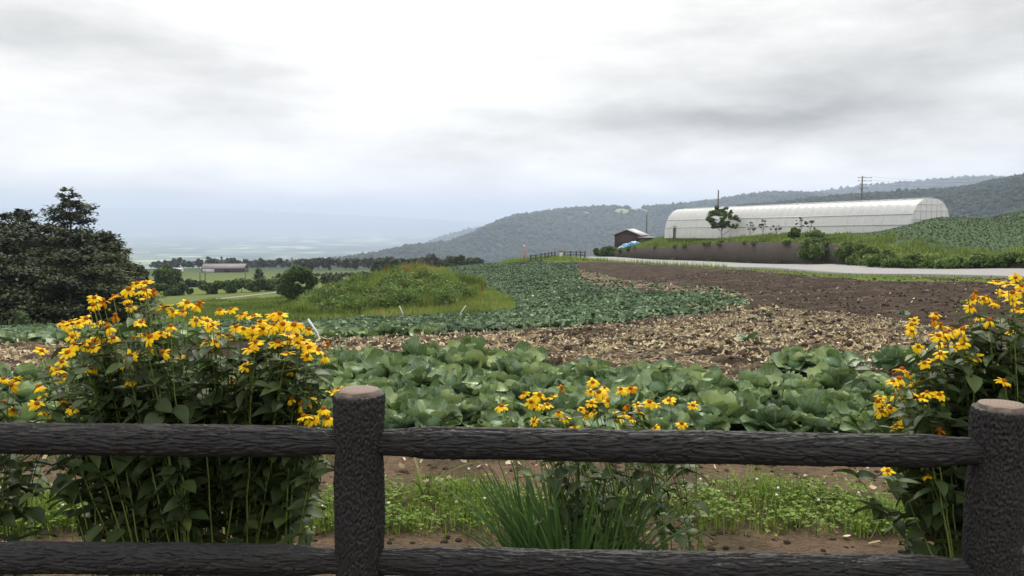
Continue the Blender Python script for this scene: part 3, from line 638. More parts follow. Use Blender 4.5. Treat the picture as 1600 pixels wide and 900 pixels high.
# hedges (each one long thing)
def hedge(name, label, P, h, wd, n, size, mt):
    P = np.array(P); T = thing(name, label, 'hedge', (P[0][0], P[0][1], P[0][2])); d = np.concatenate([[0], np.cumsum(np.linalg.norm(np.diff(P, axis=0), axis=1))])
    k = int(d[-1] / (h * .16)) + 2; s = rng.uniform(0, d[-1], k); C = np.stack([np.interp(s, d, P[:, i]) for i in range(3)], -1); C[:, :2] += rng.normal(0, wd * .3, (k, 2)); C[:, 2] = terrain(C[:, 0], C[:, 1]) + h * rng.uniform(.15, .72, k)
    lf = MB(); crown_leaves(lf, C, rng.uniform(.24, .36, k) * h, n, size, .8); lf.build('foliage', M[mt], T)
    for c in C[:12]: st = MB(); st.tube(limb(np.array([c[0], c[1], gz(c[0], c[1]) - .1]), c, 0, 3), [.05, .04, .02], 5); st.build('stem', M['bark'], T)
    return T
hedge('hedge', 'long dark green hedge bank above the gravel track', [at(p, 104) for p in (215, 250, 290, 340, 400, 455)], 1.9, 1.6, 22000, .20, 'treem')
hedge('hedge', 'thin dark hedge row below the pale green field', [at(p, 146) for p in (270, 330, 390, 450)], 1.2, 1.4, 5000, .28, 'treed')
hedge('hedge', 'low hedge line between the far pale fields', [at(p, 215) for p in (430, 520, 600, 680)], 1.5, 1.2, 4000, .4, 'treed')
# distant tree line: individual trees
TL = []
for px in np.concatenate([np.arange(238, 312, 9), np.arange(318, 470, 8), np.arange(470, 600, 10), np.arange(592, 750, 7.0)]):
    Yw = 330 + rng.uniform(-30, 60) + (90 if px < 470 else 0) + (-120 if px > 590 else 0)
    top = 409 + rng.normal(0, 2.0) if px < 470 else (411 + rng.normal(0, 1.5) if px < 592 else 407 + rng.normal(0, 2.5))
    if 318 <= px < 370: top -= 4
    TL.append((px + rng.uniform(-3, 3), Yw, top))
TL += [(px + float(rng.uniform(-4, 4)), Yw + 70, top - float(rng.uniform(2, 6))) for px, Yw, top in TL if 310 < px]
for px, Yw, top in TL:
    b, h = htop(px, Yw, top); h = max(h, 5.)
    T = broad_tree('distant_tree', 'dark green tree in the tree line beyond the far pale fields', 'tree', b, h, rng.uniform(.8, 1.25) * (5 if px < 590 else 4.6), 420, .85, 'treed', 'trees of the distant tree line', bare=.0, nclump=12)
b, h = htop(673, 225, 393); broad_tree('round_tree', 'biggest round tree of the distant row behind the mound', 'tree', b, h, 5.0, 2500, .5, 'treed', bare=.0)

# ------------------------------------------------------------------ barns, poles
def gable(name, label, c, L, W, H, RH, rz, wallm, roofm, over=.25, white=None):
    T = thing(name, label, 'building', c, rz=rz)
    w_ = MB(); w_.box((0, 0, H / 2 - .3), (L, W, H + .6))
    w_.add([[-L/2, -W/2, H], [-L/2, W/2, H], [-L/2, 0, H+RH], [L/2, -W/2, H], [L/2, W/2, H], [L/2, 0, H+RH]], None, [[0, 2, 1], [3, 4, 5]])
    w_.build('wall', wallm, T, off=(0, 0, 0), smooth=False)
    r = MB(); e = over; k = RH / (W / 2)
    for s in (-1, 1):
        y1 = s * (W / 2 + e); z1 = H - e * k + .02; V = [[-L/2-e, 0, H+RH+.02], [L/2+e, 0, H+RH+.02], [L/2+e, y1, z1], [-L/2-e, y1, z1]]; V += [[p[0], p[1], p[2] + .12] for p in V]
        r.add(V, [[3,2,1,0],[4,5,6,7],[0,1,5,4],[1,2,6,5],[2,3,7,6],[3,0,4,7]])
    r.build('roof', roofm, T, off=(0, 0, 0), smooth=False); return T
c = at(352, 290); T = gable('barn', 'long low barn with dull purple roof beyond the pale field', c, 15, 6, 1.6, 1.4, .04, M['brownwall'], M['roofpurple'])
q = MB(); q.box((-5.0, -3.03, .8), (4.2, .06, 1.3)); q.build('door', M['whitewall'], T, off=(0,0,0), smooth=False)
q = MB(); q.box((1.5, -3.03, .7), (2.0, .06, 1.2)); q.build('door', M['dark'], T, off=(0,0,0), smooth=False)
c = at(279, 300); gable('shed', 'small white shed left of the long barn', c, 3, 2.4, 1.0, .4, .1, M['whitewall'], M['roofmetal'])
def pole(name, label, px, Yw, top, r=.10, arms=(), group=None, basez=None):
    b, h = htop(px, Yw, top); T = thing(name, label, 'utility pole', b, group)
    m = MB(); m.tube(limb(np.array([0, 0, -.3]), np.array([0, 0, h]), 0, 5), np.linspace(r, r * .7, 5), 10); m.build('post', M['pole'], T, off=(0,0,0))
    for (zz, x0, x1) in arms:
        a_ = MB(); a_.box(((x0 + x1) / 2, 0, h - zz), (x1 - x0, .1, .09)); 
        for xx in np.linspace(x0 + .08, x1 - .08, 3): a_.tube([[xx, 0, h - zz], [xx, 0, h - zz + .22]], .045, 6)
        a_.build('crossarm', M['pole'], T, off=(0,0,0), smooth=False)
    return T, b, h
pole('utility_pole', 'plain dark pole rising behind the greenhouse near the little tree', 1121, 122, 297, .14)
pole('utility_pole', 'plain pole beside the brown shed', 1010, 121, 334, .12)
Tp, bp, hp = pole('utility_pole', 'utility pole with several crossarms behind the greenhouse', 1344, 165, 275, .18, ((.35, -.9, 1.9), (1.0, -.9, 1.9), (1.7, -.5, 1.9), (2.5, -.5, 1.2)))
pole('utility_pole', 'short dark pole among the far fields above the round tree', 457, 200, 402, .22)
pole('utility_pole', 'thin pole beside the biggest tree of the far row', 675, 120, 407, .09)
pole('utility_pole', 'left pole of a pair below the long barn', 313, 150, 424, .12); pole('utility_pole', 'right pole of a pair below the long barn', 321, 150, 422, .12)
pole('utility_pole', 'short pole between the barn and the dark pointed conifer', 384, 170, 424, .12)
bar = np.array(bp)
for k, zz in enumerate((.35, 1.0, 1.7)):
    p0 = bar + [1.8, 0, hp - zz + .2]; p1 = pt(1720, 256 + 5 * k, 110); s = np.linspace(0, 1, 24)[:, None]; q = p0 * (1 - s) + p1 * s; q[:, 2] -= (1.3 * 4 * s * (1 - s))[:, 0]
    m = MB(); m.tube(q, .012, 5); o = m.build('power_line', M['wire'], None, off=p0, loc=p0)
    tag(o, ['topmost power line running right from the pole with crossarms', 'middle power line running right from the pole with crossarms', 'lowest power line running right from the pole with crossarms'][k], 'power line', 'power lines')

# ------------------------------------------------------------------ retaining wall
wl = np.array([(WL[3] + WL[4]) / 2] + [p for p in WL[4:9]]); d = np.concatenate([[0], np.cumsum(np.linalg.norm(np.diff(wl, axis=0), axis=1))]); s = np.linspace(0, d[-1], 150)
c = np.stack([np.interp(s, d, wl[:, 0]), np.interp(s, d, wl[:, 1])], -1); tn = norm(np.gradient(c, axis=0)); nn = np.stack([tn[:, 1], -tn[:, 0]], -1)
ztop = terrain(c[:, 0] + nn[:, 0] * .9, c[:, 1] + nn[:, 1] * .9) + .06; k = np.hanning(11); k /= k.sum(); ztop = np.convolve(np.pad(ztop, 5, mode='edge'), k, 'valid')
zbot = terrain(c[:, 0] - nn[:, 0] * .4, c[:, 1] - nn[:, 1] * .4) - .5; ztop = np.maximum(ztop, zbot + .6); endk = sstep(0, 7, s); ztop = zbot + .4 + (ztop - zbot - .4) * endk; ztop += .03 * perlin(s * .8, 3.3)
f0, f1 = c - nn * .12, c; b1 = c + nn * .75
V = np.stack([np.c_[f0, zbot], np.c_[f1, ztop], np.c_[b1, ztop], np.c_[b1, zbot]], 1); n = len(V); i = np.arange(n - 1) * 4
Q = np.vstack([np.stack([i+j, i+(j+1) % 4, i+4+(j+1) % 4, i+4+j], -1) for j in range(4)] + [np.array([[3,2,1,0], [4*n-4, 4*n-3, 4*n-2, 4*n-1]])])
loc = V[0, 0]; o = link('retaining_wall', mesh('retaining_wall', V.reshape(-1, 3) - loc, Q, M['rwall'], smooth=False), None, loc)
tag(o, 'long low brown concrete retaining wall beside the road below the greenhouse', 'wall')

# ------------------------------------------------------------------ greenhouse
gL, gR = np.array([22.5, 105.0]), np.array([39.2, 74.8]); gt = norm(gR - gL); gn = np.array([-gt[1], gt[0]]) * -1     # gn points away from the camera
if gn @ gL < 0: gn = -gn
GLEN = np.linalg.norm(gR - gL); GW, GH = 6.2, 3.75
T = thing('greenhouse', 'long white plastic film tunnel greenhouse on the terrace above the wall', 'greenhouse', (*gL, -1.25))
g0 = np.array([*gL, -1.25])
zr = lambda s: -1.15 + .68 * s        # floor height along the length
def arch(th): return np.array([math.copysign(abs(math.cos(th))**.72, -math.cos(th)) * GW / 2, math.sin(th)**.85 * GH if math.sin(th) > 0 else 0])
ths = np.linspace(0, math.pi, 33); AR = np.array([arch(q) for q in ths])
def gp(s, a, z, sh=1.0): q = gL + gt * GLEN * s + gn * a * sh; return np.array([q[0], q[1], zr(s) + z * sh])
NS = 210; Vf = []
for i in range(NS + 1):
    s = i / NS; sag = 1 - .012 * abs(math.sin(i / NS * 35 * math.pi)); sag *= 1 + .004 * float(perlin(i * .3, 2.2))
    Vf += [gp(s, a, z, sag) for a, z in AR]
Vf = np.array(Vf); k = len(ths); i, j = np.meshgrid(np.arange(NS), np.arange(k - 1), indexing='ij')
Q = np.stack([i*k+j, i*k+j+1, (i+1)*k+j+1, (i+1)*k+j], -1).reshape(-1, 4)
nearlow = (j.ravel() <= 1) & (i.ravel() > 3)          # rolled-up side wall leaves a low gap on the near side
doorhole = (j.ravel() <= 3) & (i.ravel() >= 9) & (i.ravel() <= 12)
link('film_cover', mesh('film_cover', Vf - g0, Q[~doorhole], M['film']), T)
for q in range(36):
    s = q / 35; m = MB(); m.tube([gp(s, a, z, .998) for a, z in AR], .018, 5); m.build('hoop', M['steel'], T, off=g0)
for (jj_, nm) in ((3, 'side_rail'), (6, 'side_rail'), (16, 'ridge_rail'), (29, 'side_rail')):
    a, z = AR[jj_]; m = MB(); m.tube([gp(0, a, z, 1.012), gp(1, a, z, 1.012)], .05, 5); m.build(nm, M['steel'], T, off=g0)
for s in (0, 1):
    fan = [gp(s, a, z, .99) for a, z in AR]; cpt = gp(s, 0, .2); m = MB(); m.add(fan + [cpt], None, [[i, i + 1, len(fan)] for i in range(len(fan) - 1)]); m.build('end_wall', M['film'], T, off=g0)
    fr = MB(); e = -.06 if s == 0 else .06
    for a in np.linspace(-GW * .38, GW * .38, 7):
        zt = np.interp(a, AR[:, 0], AR[:, 1]); p = gp(s, a, 0); q = gp(s, a, zt); p[:2] += gt * e; q[:2] += gt * e; fr.tube([p, q], .035, 5)
    for z in (.9, 1.8, 2.6, 3.2):
        ok = AR[AR[:, 1] >= z]; p = gp(s, ok[0, 0], z); q = gp(s, ok[-1, 0], z); p[:2] += gt * e; q[:2] += gt * e; fr.tube([p, q], .035, 5)
    fr.build('end_frame', M['steel'], T, off=g0)
m = MB(); dz = [gp(8.95 / NS, -GW * .47, .0), gp(13.05 / NS, -GW * .47, .0), gp(13.05 / NS, -GW * .47, 1.5), gp(8.95 / NS, -GW * .47, 1.5)]
m.add(dz + [q_ + np.array([*gn * .1, 0]) for q_ in dz], [[0,1,2,3],[7,6,5,4],[0,4,5,1],[1,5,6,2],[2,6,7,3],[3,7,4,0]]); m.build('dark_doorway', M['dark'], T, off=g0, smooth=False)  # near-black slab in the open doorway, its colour standing in for the shade inside

# shed and tarps beside the greenhouse
c = at(985, 119); T = gable('shed', 'brown shed with pale sloping roof left of the greenhouse', c, 3.0, 3.9, 1.55, .75, R(62), M['brownwall'], M['roofmetal'], .3)
q = MB(); q.box((0, 0, .1), (1.8, 1.6, 2.2)); o = q.build('annex', M['brownwall'], T, off=(0,0,0), smooth=False); o.location = (-1.2, -2.9, .0)
q = MB(); q.box((0, 0, 1.25), (2.1, 2.0, .1)); o = q.build('annex_roof', M['roofmetal'], T, off=(0,0,0), smooth=False); o.location = (-1.2, -2.9, .0)
for k, (px, Yw, r, mt, lab) in enumerate(((971, 112, .45, 'tarpwhite', 'pale white plastic bundle at the left end of the tarps by the shed'), (978, 113, .7, 'tarp', 'light blue tarp heap directly below the brown shed'), (991, 113, .75, 'tarp', 'blue tarp heap rightmost of the bundles by the shed'))):
    b = at(px, Yw); V0, T0 = ico(4); V = V0 * np.array([1.25, .9, .85]) * r; V = V * (1 + .22 * fbm(V0[:, 0] * 2.1 + k * 5, V0[:, 1] * 2.1, V0[:, 2] * 2.1, 3))[:, None]; V[:, 2] = np.maximum(V[:, 2], -.1)
    o = link('tarp_heap', mesh('tarp_heap', V, T0, M[mt]), None, b + [0, 0, .05]); tag(o, lab, 'tarp', 'tarp bundles by the shed')

# far guard fences on the crest, marker post, striped pole
def farfence(pts, label, n=6):
    P = [at(*p) for p in pts]; T = thing('guard_fence', label, 'fence', P[0], 'guard fences on the crest'); o0 = np.array(P[0]); P = np.array(P)
    d = np.concatenate([[0], np.cumsum(np.linalg.norm(np.diff(P, axis=0), axis=1))]); s = np.linspace(0, d[-1], n)
    q = np.stack([np.interp(s, d, P[:, i]) for i in range(3)], -1); q[:, 2] = terrain(q[:, 0], q[:, 1])
    for p in q:
        m = MB(); m.tube([p - [0,0,.2], p + [0,0,.9]], .09, 8); m.build('post', M['fence'], T, off=o0)
    for z in (.74, .38):
        m = MB(); m.tube(q + [0,0,z], .055, 6); m.build('rail', M['fence'], T, off=o0)
farfence([(829, 96), (848, 99), (867, 104)], 'dark guard fence left of the small marker post on the grassy crest', 7)
farfence([(882, 104), (898, 103), (914, 101)], 'dark guard fence right of the small marker post on the grassy crest', 5)
b = at(876.5, 103); T = thing('marker_post', 'small pale stone post with brown cap between the two far fences', 'post', b)
m = MB(); m.box((0, 0, .35), (.34, .34, .9)); m.build('shaft', M['white'], T, off=(0,0,0), smooth=False)
m = MB(); m.box((0, 0, .92), (.55, .5, .22)); m.box((0, 0, 1.08), (.36, .34, .12)); m.build('cap', M['tufa'], T, off=(0,0,0), smooth=False)
b = at(819, 97); o = thing('marker_pole', 'thin faded red pole standing at the left end of the crest', 'pole', b); m = MB(); m.tube([[0,0,-.2],[0,0,1.9]], .09, 8); m.build('shaft', M['redwhite'], o, off=(0,0,0)); m = MB(); m.tube([[0,0,1.9],[0,0,2.05]], .12, 8); m.build('tip', M['white'], o, off=(0,0,0))
# white stakes in the cabbage field
for px, Yw, hh, lean, lab in ((493, 13.5, .34, .12, 'white leaning stake beside the right side of the big flower bush'), (628, 33, .45, .1, 'short white stake at the edge of the field below the mound'), (722, 31, .45, -.15, 'leaning white stake in the field right of the mound')):
    b = at(px, Yw); m = MB(); m.tube([[lean, 0, -.1], [lean * .3, 0, hh * .6], [-lean, 0, hh + .1]], .018, 6); o = m.build('stake', M['white'], None, off=(0,0,0), loc=b); tag(o, lab, 'stake', 'white stakes in the field')

# ------------------------------------------------------------------ terrace vegetation
ORD = ['first', 'second', 'third', 'fourth', 'fifth', 'sixth', 'seventh', 'eighth', 'ninth', 'tenth', 'eleventh']
b, h = htop(1127, 92, 320); broad_tree('young_tree', 'young open-crowned tree in front of the left part of the greenhouse', 'tree', b, h, 4.3, 3600, .16, 'treem', bare=.2, nclump=52, sparse=True, thick=.05)
for px, Yw, top, w_, lab in ((1241, 74.5, 355, 1.2, 'taller green bush growing over the top of the retaining wall'), (1275, 70.5, 363, 2.2, 'rounded green bush at the right end of the retaining wall'), (1300, 67.5, 375, 1.8, 'low bush right beside the rounded bush at the wall end')):
    b, h = htop(px, Yw, top); broad_tree('bush', lab, 'bush', b, h + .1, w_, 3000, .13, 'bushl', 'bushes around the wall end', bare=0)
for k, (px, Yw, top, w_) in enumerate(((1345, 59, 398, 2.0), (1372, 56.5, 396, 2.0), (1398, 55, 396, 2.2), (1425, 53.8, 398, 1.9), (1452, 52.9, 394, 2.2), (1480, 51.4, 397, 2.0), (1505, 50.4, 393, 2.2), (1532, 49.4, 397, 2.0), (1560, 48.4, 396, 2.1), (1588, 47.5, 398, 2.0), (1615, 46.6, 398, 2.0))):
    b, h = htop(px, Yw, top); broad_tree('bush', ORD[k] + ' bush from the left in the low green row along the far roadside', 'bush', b, max(h, .6) * (.55 + .5 * float(rng.random())), w_, 1500, .14, 'bushl', 'row of bushes along the road bank', bare=0, nclump=18)
for k, (px, Yw, top) in enumerate(((1172, 86, 344), (1192, 84, 340), (1212, 83, 348), (1250, 80, 338), (1266, 79, 342), (950, 108, 385), (931, 111, 386))):
    b, h = htop(px, Yw, top)
    if px > 1000: broad_tree('sapling', ORD[k] + ' thin nearly bare sapling from the left against the greenhouse side', 'sapling', b, h, 1.3, 130, .12, 'treed', 'saplings against the greenhouse', bare=.3, nclump=12, sparse=True, thick=.025)
    else: broad_tree('bush', ['', 'bush left of the tarps at the wall end', 'small dark pointed bush at the far left end of the wall'][1 if px == 950 else 2], 'bush', b, max(h, .8), 2.8 if px == 950 else .9, 2200, .14, 'treem', bare=0)

b = at(1272, 65.4); b[2] = gz(b[0], b[1]); h = float(pt(1272, 366, 65.4)[2] - b[2]); broad_tree('bush', 'big green bush growing in front of the right part of the retaining wall', 'bush', b, h, 2.7, 4500, .12, 'bushl', 'bushes around the wall end', bare=0)
for px, Yw, top, w_, lab in ((1322, 61.3, 384, 2.0, 'green bush hiding the right end of the retaining wall'), (1346, 59.6, 390, 2.2, 'green bush just right of the end of the retaining wall')):
    b, h = htop(px, Yw, top); broad_tree('bush', lab, 'bush', b, max(h, .8), w_, 3000, .12, 'bushl', 'bushes around the wall end', bare=0)
C = []
for k in range(46):
    u = rng.random(); p_ = np.array([np.interp(u, np.linspace(0, 1, len(wl)), wl[:, i]) for i in (0, 1)]); a_ = rng.random() < .6
    q_ = p_ + np.array([.93, .38]) * (.12 if a_ else -.35) ; C.append([q_[0], q_[1], (gz(q_[0] + 1.0, q_[1]) + .05) if a_ else gz(q_[0] - .3, q_[1]) + .08])
C = np.array(C); mb = MB(); crown_leaves(mb, C, rng.uniform(.2, .55, len(C)), 10000, .12, .6)
tag(mb.build('weeds', M['bushl'], None, off=(0, 0, 0)), 'weeds hanging over and growing along the retaining wall', 'weeds', kind='stuff')
# ------------------------------------------------------------------ scattered stuff
def scatter(n, x0, x1, y0, y1, test):
    x = rng.uniform(x0, x1, n); y = rng.uniform(y0, y1, n); z = terrain(x, y); px, py = proj(x, y, z); k = test(x, y, px, py); return np.stack([x, y, z], -1)[k]
def relief(P):
    x, y = P[:, 0], P[:, 1]; c_ = fbm(x * 3.2, y * 3.2, 2, 3) * .035 + np.abs(fbm(x * 1.1, y * 1.1, 9, 2)) * .10 + .045 * np.sin((x * .35 + y) * 2 * math.pi / .75 + 2 * perlin(x * .2, y * .2)); return c_ * np.where(y < 5, .22, 1)
def polys(k, px, py): return np.any([inpoly(px, py, p) for p in POLY[k]], axis=0)
# straw: dried leaf scraps
P = np.vstack([scatter(340000, -14, 16, 6.5, 30, lambda x, y, px, py: polys('straw', px + 10 * fbm(x * .9, y * .9, 1, 3), py) & (px > -60) & (px < 1660) & (rng.random(len(x)) < np.clip(.55 + 1.7 * fbm(x * .4, y * 1.8, 3, 3) + 1.0 * fbm(x * 2.2, y * 4, 6, 2), .01, 1) * np.clip(12 / y, .2, 1))),
               scatter(60000, -2, 22, 14, 90, lambda x, y, px, py: polys('straw', px, py) & (rng.random(len(x)) < .35)),
               scatter(40000, 0, 26, 9, 60, lambda x, y, px, py: (px > 850) & (px < 1600) & (py > 420) & (py < 520) & (rng.random(len(x)) < .12 * np.clip((py - 400) / 90, 0, 1)**2 + .01) & ~polys('cab', px, py)),
               scatter(2500, -3.5, 3.5, 3.4, 5.2, lambda x, y, px, py: (rng.random(len(x)) < np.where(y > 4.6, .5, .10)))])
P[:, 2] += relief(P) + .008; n = len(P); D = norm(rdir(n) * [1, 1, .35]); N = norm(np.array([0, 0, 1.]) + rdir(n) * .85); s = rng.uniform(.4, 1.3, n)**1.5 * np.where(P[:, 1] < 5.3, .045, np.where(P[:, 1] > 25, .09, .050))
mb = MB(); leaves(mb, P, D, N, s, s * rng.uniform(.08, .40, n), leaftmpl(3, 1, lambda q: 1 - .6 * np.abs(q - .5)), rng.uniform(-1.0, 1.1, n), .5, ti=np.clip(rng.normal(.60, .26, n), 0, .97))
tag(mb.build('straw', M['straw'], None, off=(0,0,0)), 'dry tan leaf scraps and straw strewn over the harvested field', 'straw', kind='stuff')
# soil clods
P = scatter(60000, -14, 24, 5.2, 60, lambda x, y, px, py: (px > 400) & (px < 1620) & (py > 410) & (rng.random(len(x)) < np.clip(14 / y, .15, 1) * .7) & ~polys('cab', px, py) & (y > 8) & (sdist(x, y) < -8.5))
P2 = scatter(1800, -3.5, 3.5, 3.3, 5.2, lambda x, y, px, py: rng.random(len(x)) < .5)
P = np.vstack([P, P2]); n = len(P); P[:, 2] += relief(P); r = rng.uniform(.3, 1, n)**2 * np.where(P[:, 1] < 5.2, .018, .065) + .006
V, Tt, ti = blobs(P, r, r * .7, I1, None, .2); tag(link('soil_clods', mesh('soil_clods', V, Tt, M['clod'], tint=ti, smooth=False)), 'dark crumbly clods of bare soil in the field', 'soil', kind='stuff')

# ------------------------------------------------------------------ cabbages
def cabbage_mesh(seed, hi=True):
    global rng
    keep = rng; rng = np.random.default_rng(seed); lf = MB(); n = 17 if hi else 10
    f = np.arange(n) * 2.399 + rng.uniform(-.3, .3, n); el_ = np.linspace(R(3), R(66), n) + rng.normal(0, .20, n); L = np.linspace(.29, .15, n) * rng.uniform(.75, 1.15, n)
    D = np.stack([np.cos(f) * np.cos(el_), np.sin(f) * np.cos(el_), np.sin(el_)], -1); N = np.stack([-np.cos(f) * np.sin(el_), -np.sin(f) * np.sin(el_), np.cos(el_)], -1) + rng.normal(0, .28, (n, 3))
    B = np.stack([np.cos(f) * .035, np.sin(f) * .035, np.linspace(.03, .09, n)], -1); ti = rng.uniform(0, .93, n)
    if seed in (3, 6, 9): k_ = rng.integers(4, 9); ti[k_] = rng.choice([.95, .985, 1.0]); L[k_] *= .55
    tm = T_CAB if hi else leaftmpl(3, 3, lambda q: np.clip(.2 + 1.2 * np.sin(q * 2.5), 0, 1))
    leaves(lf, B, D, N, L, L * rng.uniform(.44, .60, n), tm, rng.uniform(-.35, .6, n), .38, .06, ti)
    A = lf.mesh('outer_leaves', M['cab'])
    hd = MB(); V0, T0 = ico(3 if hi else 2); r = .085
    V = V0 * r * (1 + .05 * np.sin(6 * np.arctan2(V0[:, 1], V0[:, 0]) + 3 * V0[:, 2]))[:, None]; V[:, 2] = V[:, 2] * .85 + .105
    hd.add(V, None, T0, np.stack([V0[:, 2] * .5 + .5, np.arctan2(V0[:, 1], V0[:, 0]) / 6.283 + .5], -1), .5); Bm = hd.mesh('head', M['cabhead']); rng = keep; return A, Bm
CAB = [cabbage_mesh(s) for s in range(12)]; CABL = [cabbage_mesh(s + 20, False) for s in range(5)]
def place_cab(p, s, ms, label, group):
    A, Bm = ms[rng.integers(len(ms))]; T = thing('cabbage', label, 'cabbage', p, group, rng.uniform(0, 6.28)); T.scale = (s, s, s * rng.uniform(.75, 1.12)); T.rotation_euler[0] = rng.normal(0, .08); T.rotation_euler[1] = rng.normal(0, .08)
    link('outer_leaves', A, T); link('head', Bm, T)
ncab = 0
for row in range(12):
    yb = 5.3 + row * .335
    for x in np.arange(-6.6, 4.9, .36):
        xx = x + rng.normal(0, .05) + (row % 2) * .2; yy = yb + rng.normal(0, .05) - .02 * xx; z = gz(xx, yy); px, py = proj(xx, yy, z)
        lim = np.interp(px, [-100, 200, 480, 800, 900, 1100, 1450, 1600], [606, 602, 572, 572, 590, 606, 618, 640])
        if py < lim or px < -60 or px > 1640: continue
        place_cab((xx, yy, z), rng.uniform(.75, 1.12), CAB, 'broad-leaved green cabbage growing in the near patch behind the fence', 'cabbages in the near patch'); ncab += 1
for px, py in ((1245, 590), (1300, 592), (1395, 590)):
    Yw = {590: 7.6, 592: 7.5}[py]; place_cab(at(px, Yw), 1.12, CAB, {1245: 'upright cabbage standing alone on the straw, left one of two', 1300: 'broad lone cabbage on the straw right of the upright one', 1395: 'lone cabbage on the straw touching the right flower bush'}[px], 'lone cabbages on the straw'); ncab += 1
# second fields
def fieldpts(x0, x1, y0, y1, sx, sy, test):
    X_, Y_ = np.meshgrid(np.arange(x0, x1, sx), np.arange(y0, y1, sy)); X_ = X_.ravel() + rng.normal(0, .09, X_.size); Y_ = Y_.ravel() + rng.normal(0, .09, Y_.size) ; z = terrain(X_, Y_); px, py = proj(X_, Y_, z); k = test(X_, Y_, px, py); return np.stack([X_, Y_, z], -1)[k]
F1 = fieldpts(-24, 22, 12, 98, .33, .38, lambda x, y, px, py: polys('cab', px + 6 * fbm(x * .8, y * .8, 1, 2), py + 2 * fbm(x * .5, y * .5, 4, 2)) & (px > -40) & (px < 1300) & (sdist(x, y) < -8.5))
zc = np.interp(F1[:, 0], MX, MZ); F1 = F1[~((F1[:, 1] > 40) & (F1[:, 1] < 65) & (F1[:, 0] > MX[0]) & (F1[:, 0] < MX[-1]) & (zc > -2.9) & (F1[:, 0] < float(a_of(735)) * F1[:, 1]))]
F2 = scatter(5000, 2, 24, 12, 75, lambda x, y, px, py: ((polys('straw', px, py) & (px > 880) & (py < 480) & (rng.random(len(x)) < .25 + 1.3 * (fbm(x * .5, y * .35, 2, 2) > .1))) | ((px > 1150) & (px < 1500) & (py > 480) & (py < 560) & (rng.random(len(x)) < .012))))
F3 = fieldpts(14, 75, 42, 92, .34, .38, lambda x, y, px, py: polys('ucab', px, py) & (sdist(x, y) > 4) & (px < 1660))
NF = len(F1); F1 = np.vstack([F1, F2]); od = np.argsort(F1[:, 1]); F1 = F1[od]; NI = max(0, 298 - ncab)
for p in F1[:NI]: place_cab(p, rng.uniform(.85, 1.15), CABL, 'small-looking cabbage at the front edge of the farther cabbage field', 'nearest cabbages of the farther field')
def lowcab(P, n=8, size=.145):
    m = len(P); idx = np.repeat(np.arange(m), n); f = rng.uniform(0, 6.28, m * n); el_ = rng.uniform(R(5), R(65), m * n); L = rng.uniform(.75, 1.25, m * n) * size
    D = np.stack([np.cos(f) * np.cos(el_), np.sin(f) * np.cos(el_), np.sin(el_)], -1); N = np.stack([-np.cos(f) * np.sin(el_), -np.sin(f) * np.sin(el_), np.cos(el_)], -1) + rng.normal(0, .25, (m * n, 3))
    mb = MB(); leaves(mb, P[idx] + [0, 0, .05], D, N, L, L * .48, leaftmpl(2, 2, lambda q: .35 + np.sin(q * 2.6) * .8), rng.uniform(-.1, .6, m * n), .3, ti=np.clip(rng.normal(.45, .25, m * n), 0, 1)); return mb
tag(lowcab(F1[NI:]).build('cabbage_field', M['cabfar'], None, off=(0,0,0)), 'blue-green cabbages filling the middle field around the mound', 'cabbage field', kind='stuff')
tag(lowcab(F3, 5, .105).build('cabbage_field', M['cabfar'], None, off=(0,0,0)), 'green crop rows on the slope right of the greenhouse', 'cabbage field', kind='stuff')
print('cabbages', ncab, len(F1), len(F3))

# ------------------------------------------------------------------ grasses
def grassmesh(name, label, P, hgt, wid, mt, spread=.5, bend=.35, tmpl=T_BLADE2, ti=None):
    n = len(P); f = rng.uniform(0, 6.28, n); tl = rng.uniform(0, spread, n); D = np.stack([np.cos(f) * np.sin(tl), np.sin(f) * np.sin(tl), np.cos(tl)], -1); N = np.stack([-np.cos(f) * np.cos(tl), -np.sin(f) * np.cos(tl), np.sin(tl)], -1)
    hh = hgt * rng.uniform(.5, 1.3, n); mb = MB(); leaves(mb, P, D, N * -1, hh, hh * 0 + wid, tmpl, -rng.uniform(0, 1, n) * bend * -1, 0, ti=ti); o = mb.build(name, M[mt], None, off=(0,0,0)); tag(o, label, 'grass', kind='stuff'); return o
def clumpy(P, sc_, thr, seed=0): return fbm(P[:, 0] * sc_, P[:, 1] * sc_, seed, 3) > thr
# mound
P = scatter(300000, -18, 4, 39, 66, lambda x, y, px, py: (x > MX[0] + .2) & (x < MX[-1] - .3))
zl = CAMZ + P[:, 1] * lookup(GLOW, P[:, 0] / P[:, 1], np.log(P[:, 1])); P = P[(P[:, 2] > zl + .02)]; n = len(P)
lump = np.clip(.75 + .9 * fbm(P[:, 0] * .8, P[:, 1] * .8, 4, 3), .25, 1.7); k = rng.random(n) < .55; P = P[k]; lump = lump[k]; topness = sstep(-3.6, -2.4, P[:, 2])
ti = np.clip(rng.normal(.35, .15, len(P)) + .15 * topness + .18 * fbm(P[:, 0] * .5, P[:, 1] * .5, 8, 3), 0, .9); red = (rng.random(len(P)) < .42 * sstep(-2.78, -2.42, P[:, 2]) + .012 + .12 * (fbm(P[:, 0] * .35, P[:, 1] * .35, 12, 2) > .45)); ti = np.where(red & (rng.random(len(P)) < .5), rng.uniform(.93, 1, len(P)), ti)
grassmesh('tall_grass', 'tall grass and reddish weeds covering the mound in the middle', P, .62 * lump, .045, 'tallgrass', .45, .5, T_BLADE2, ti)
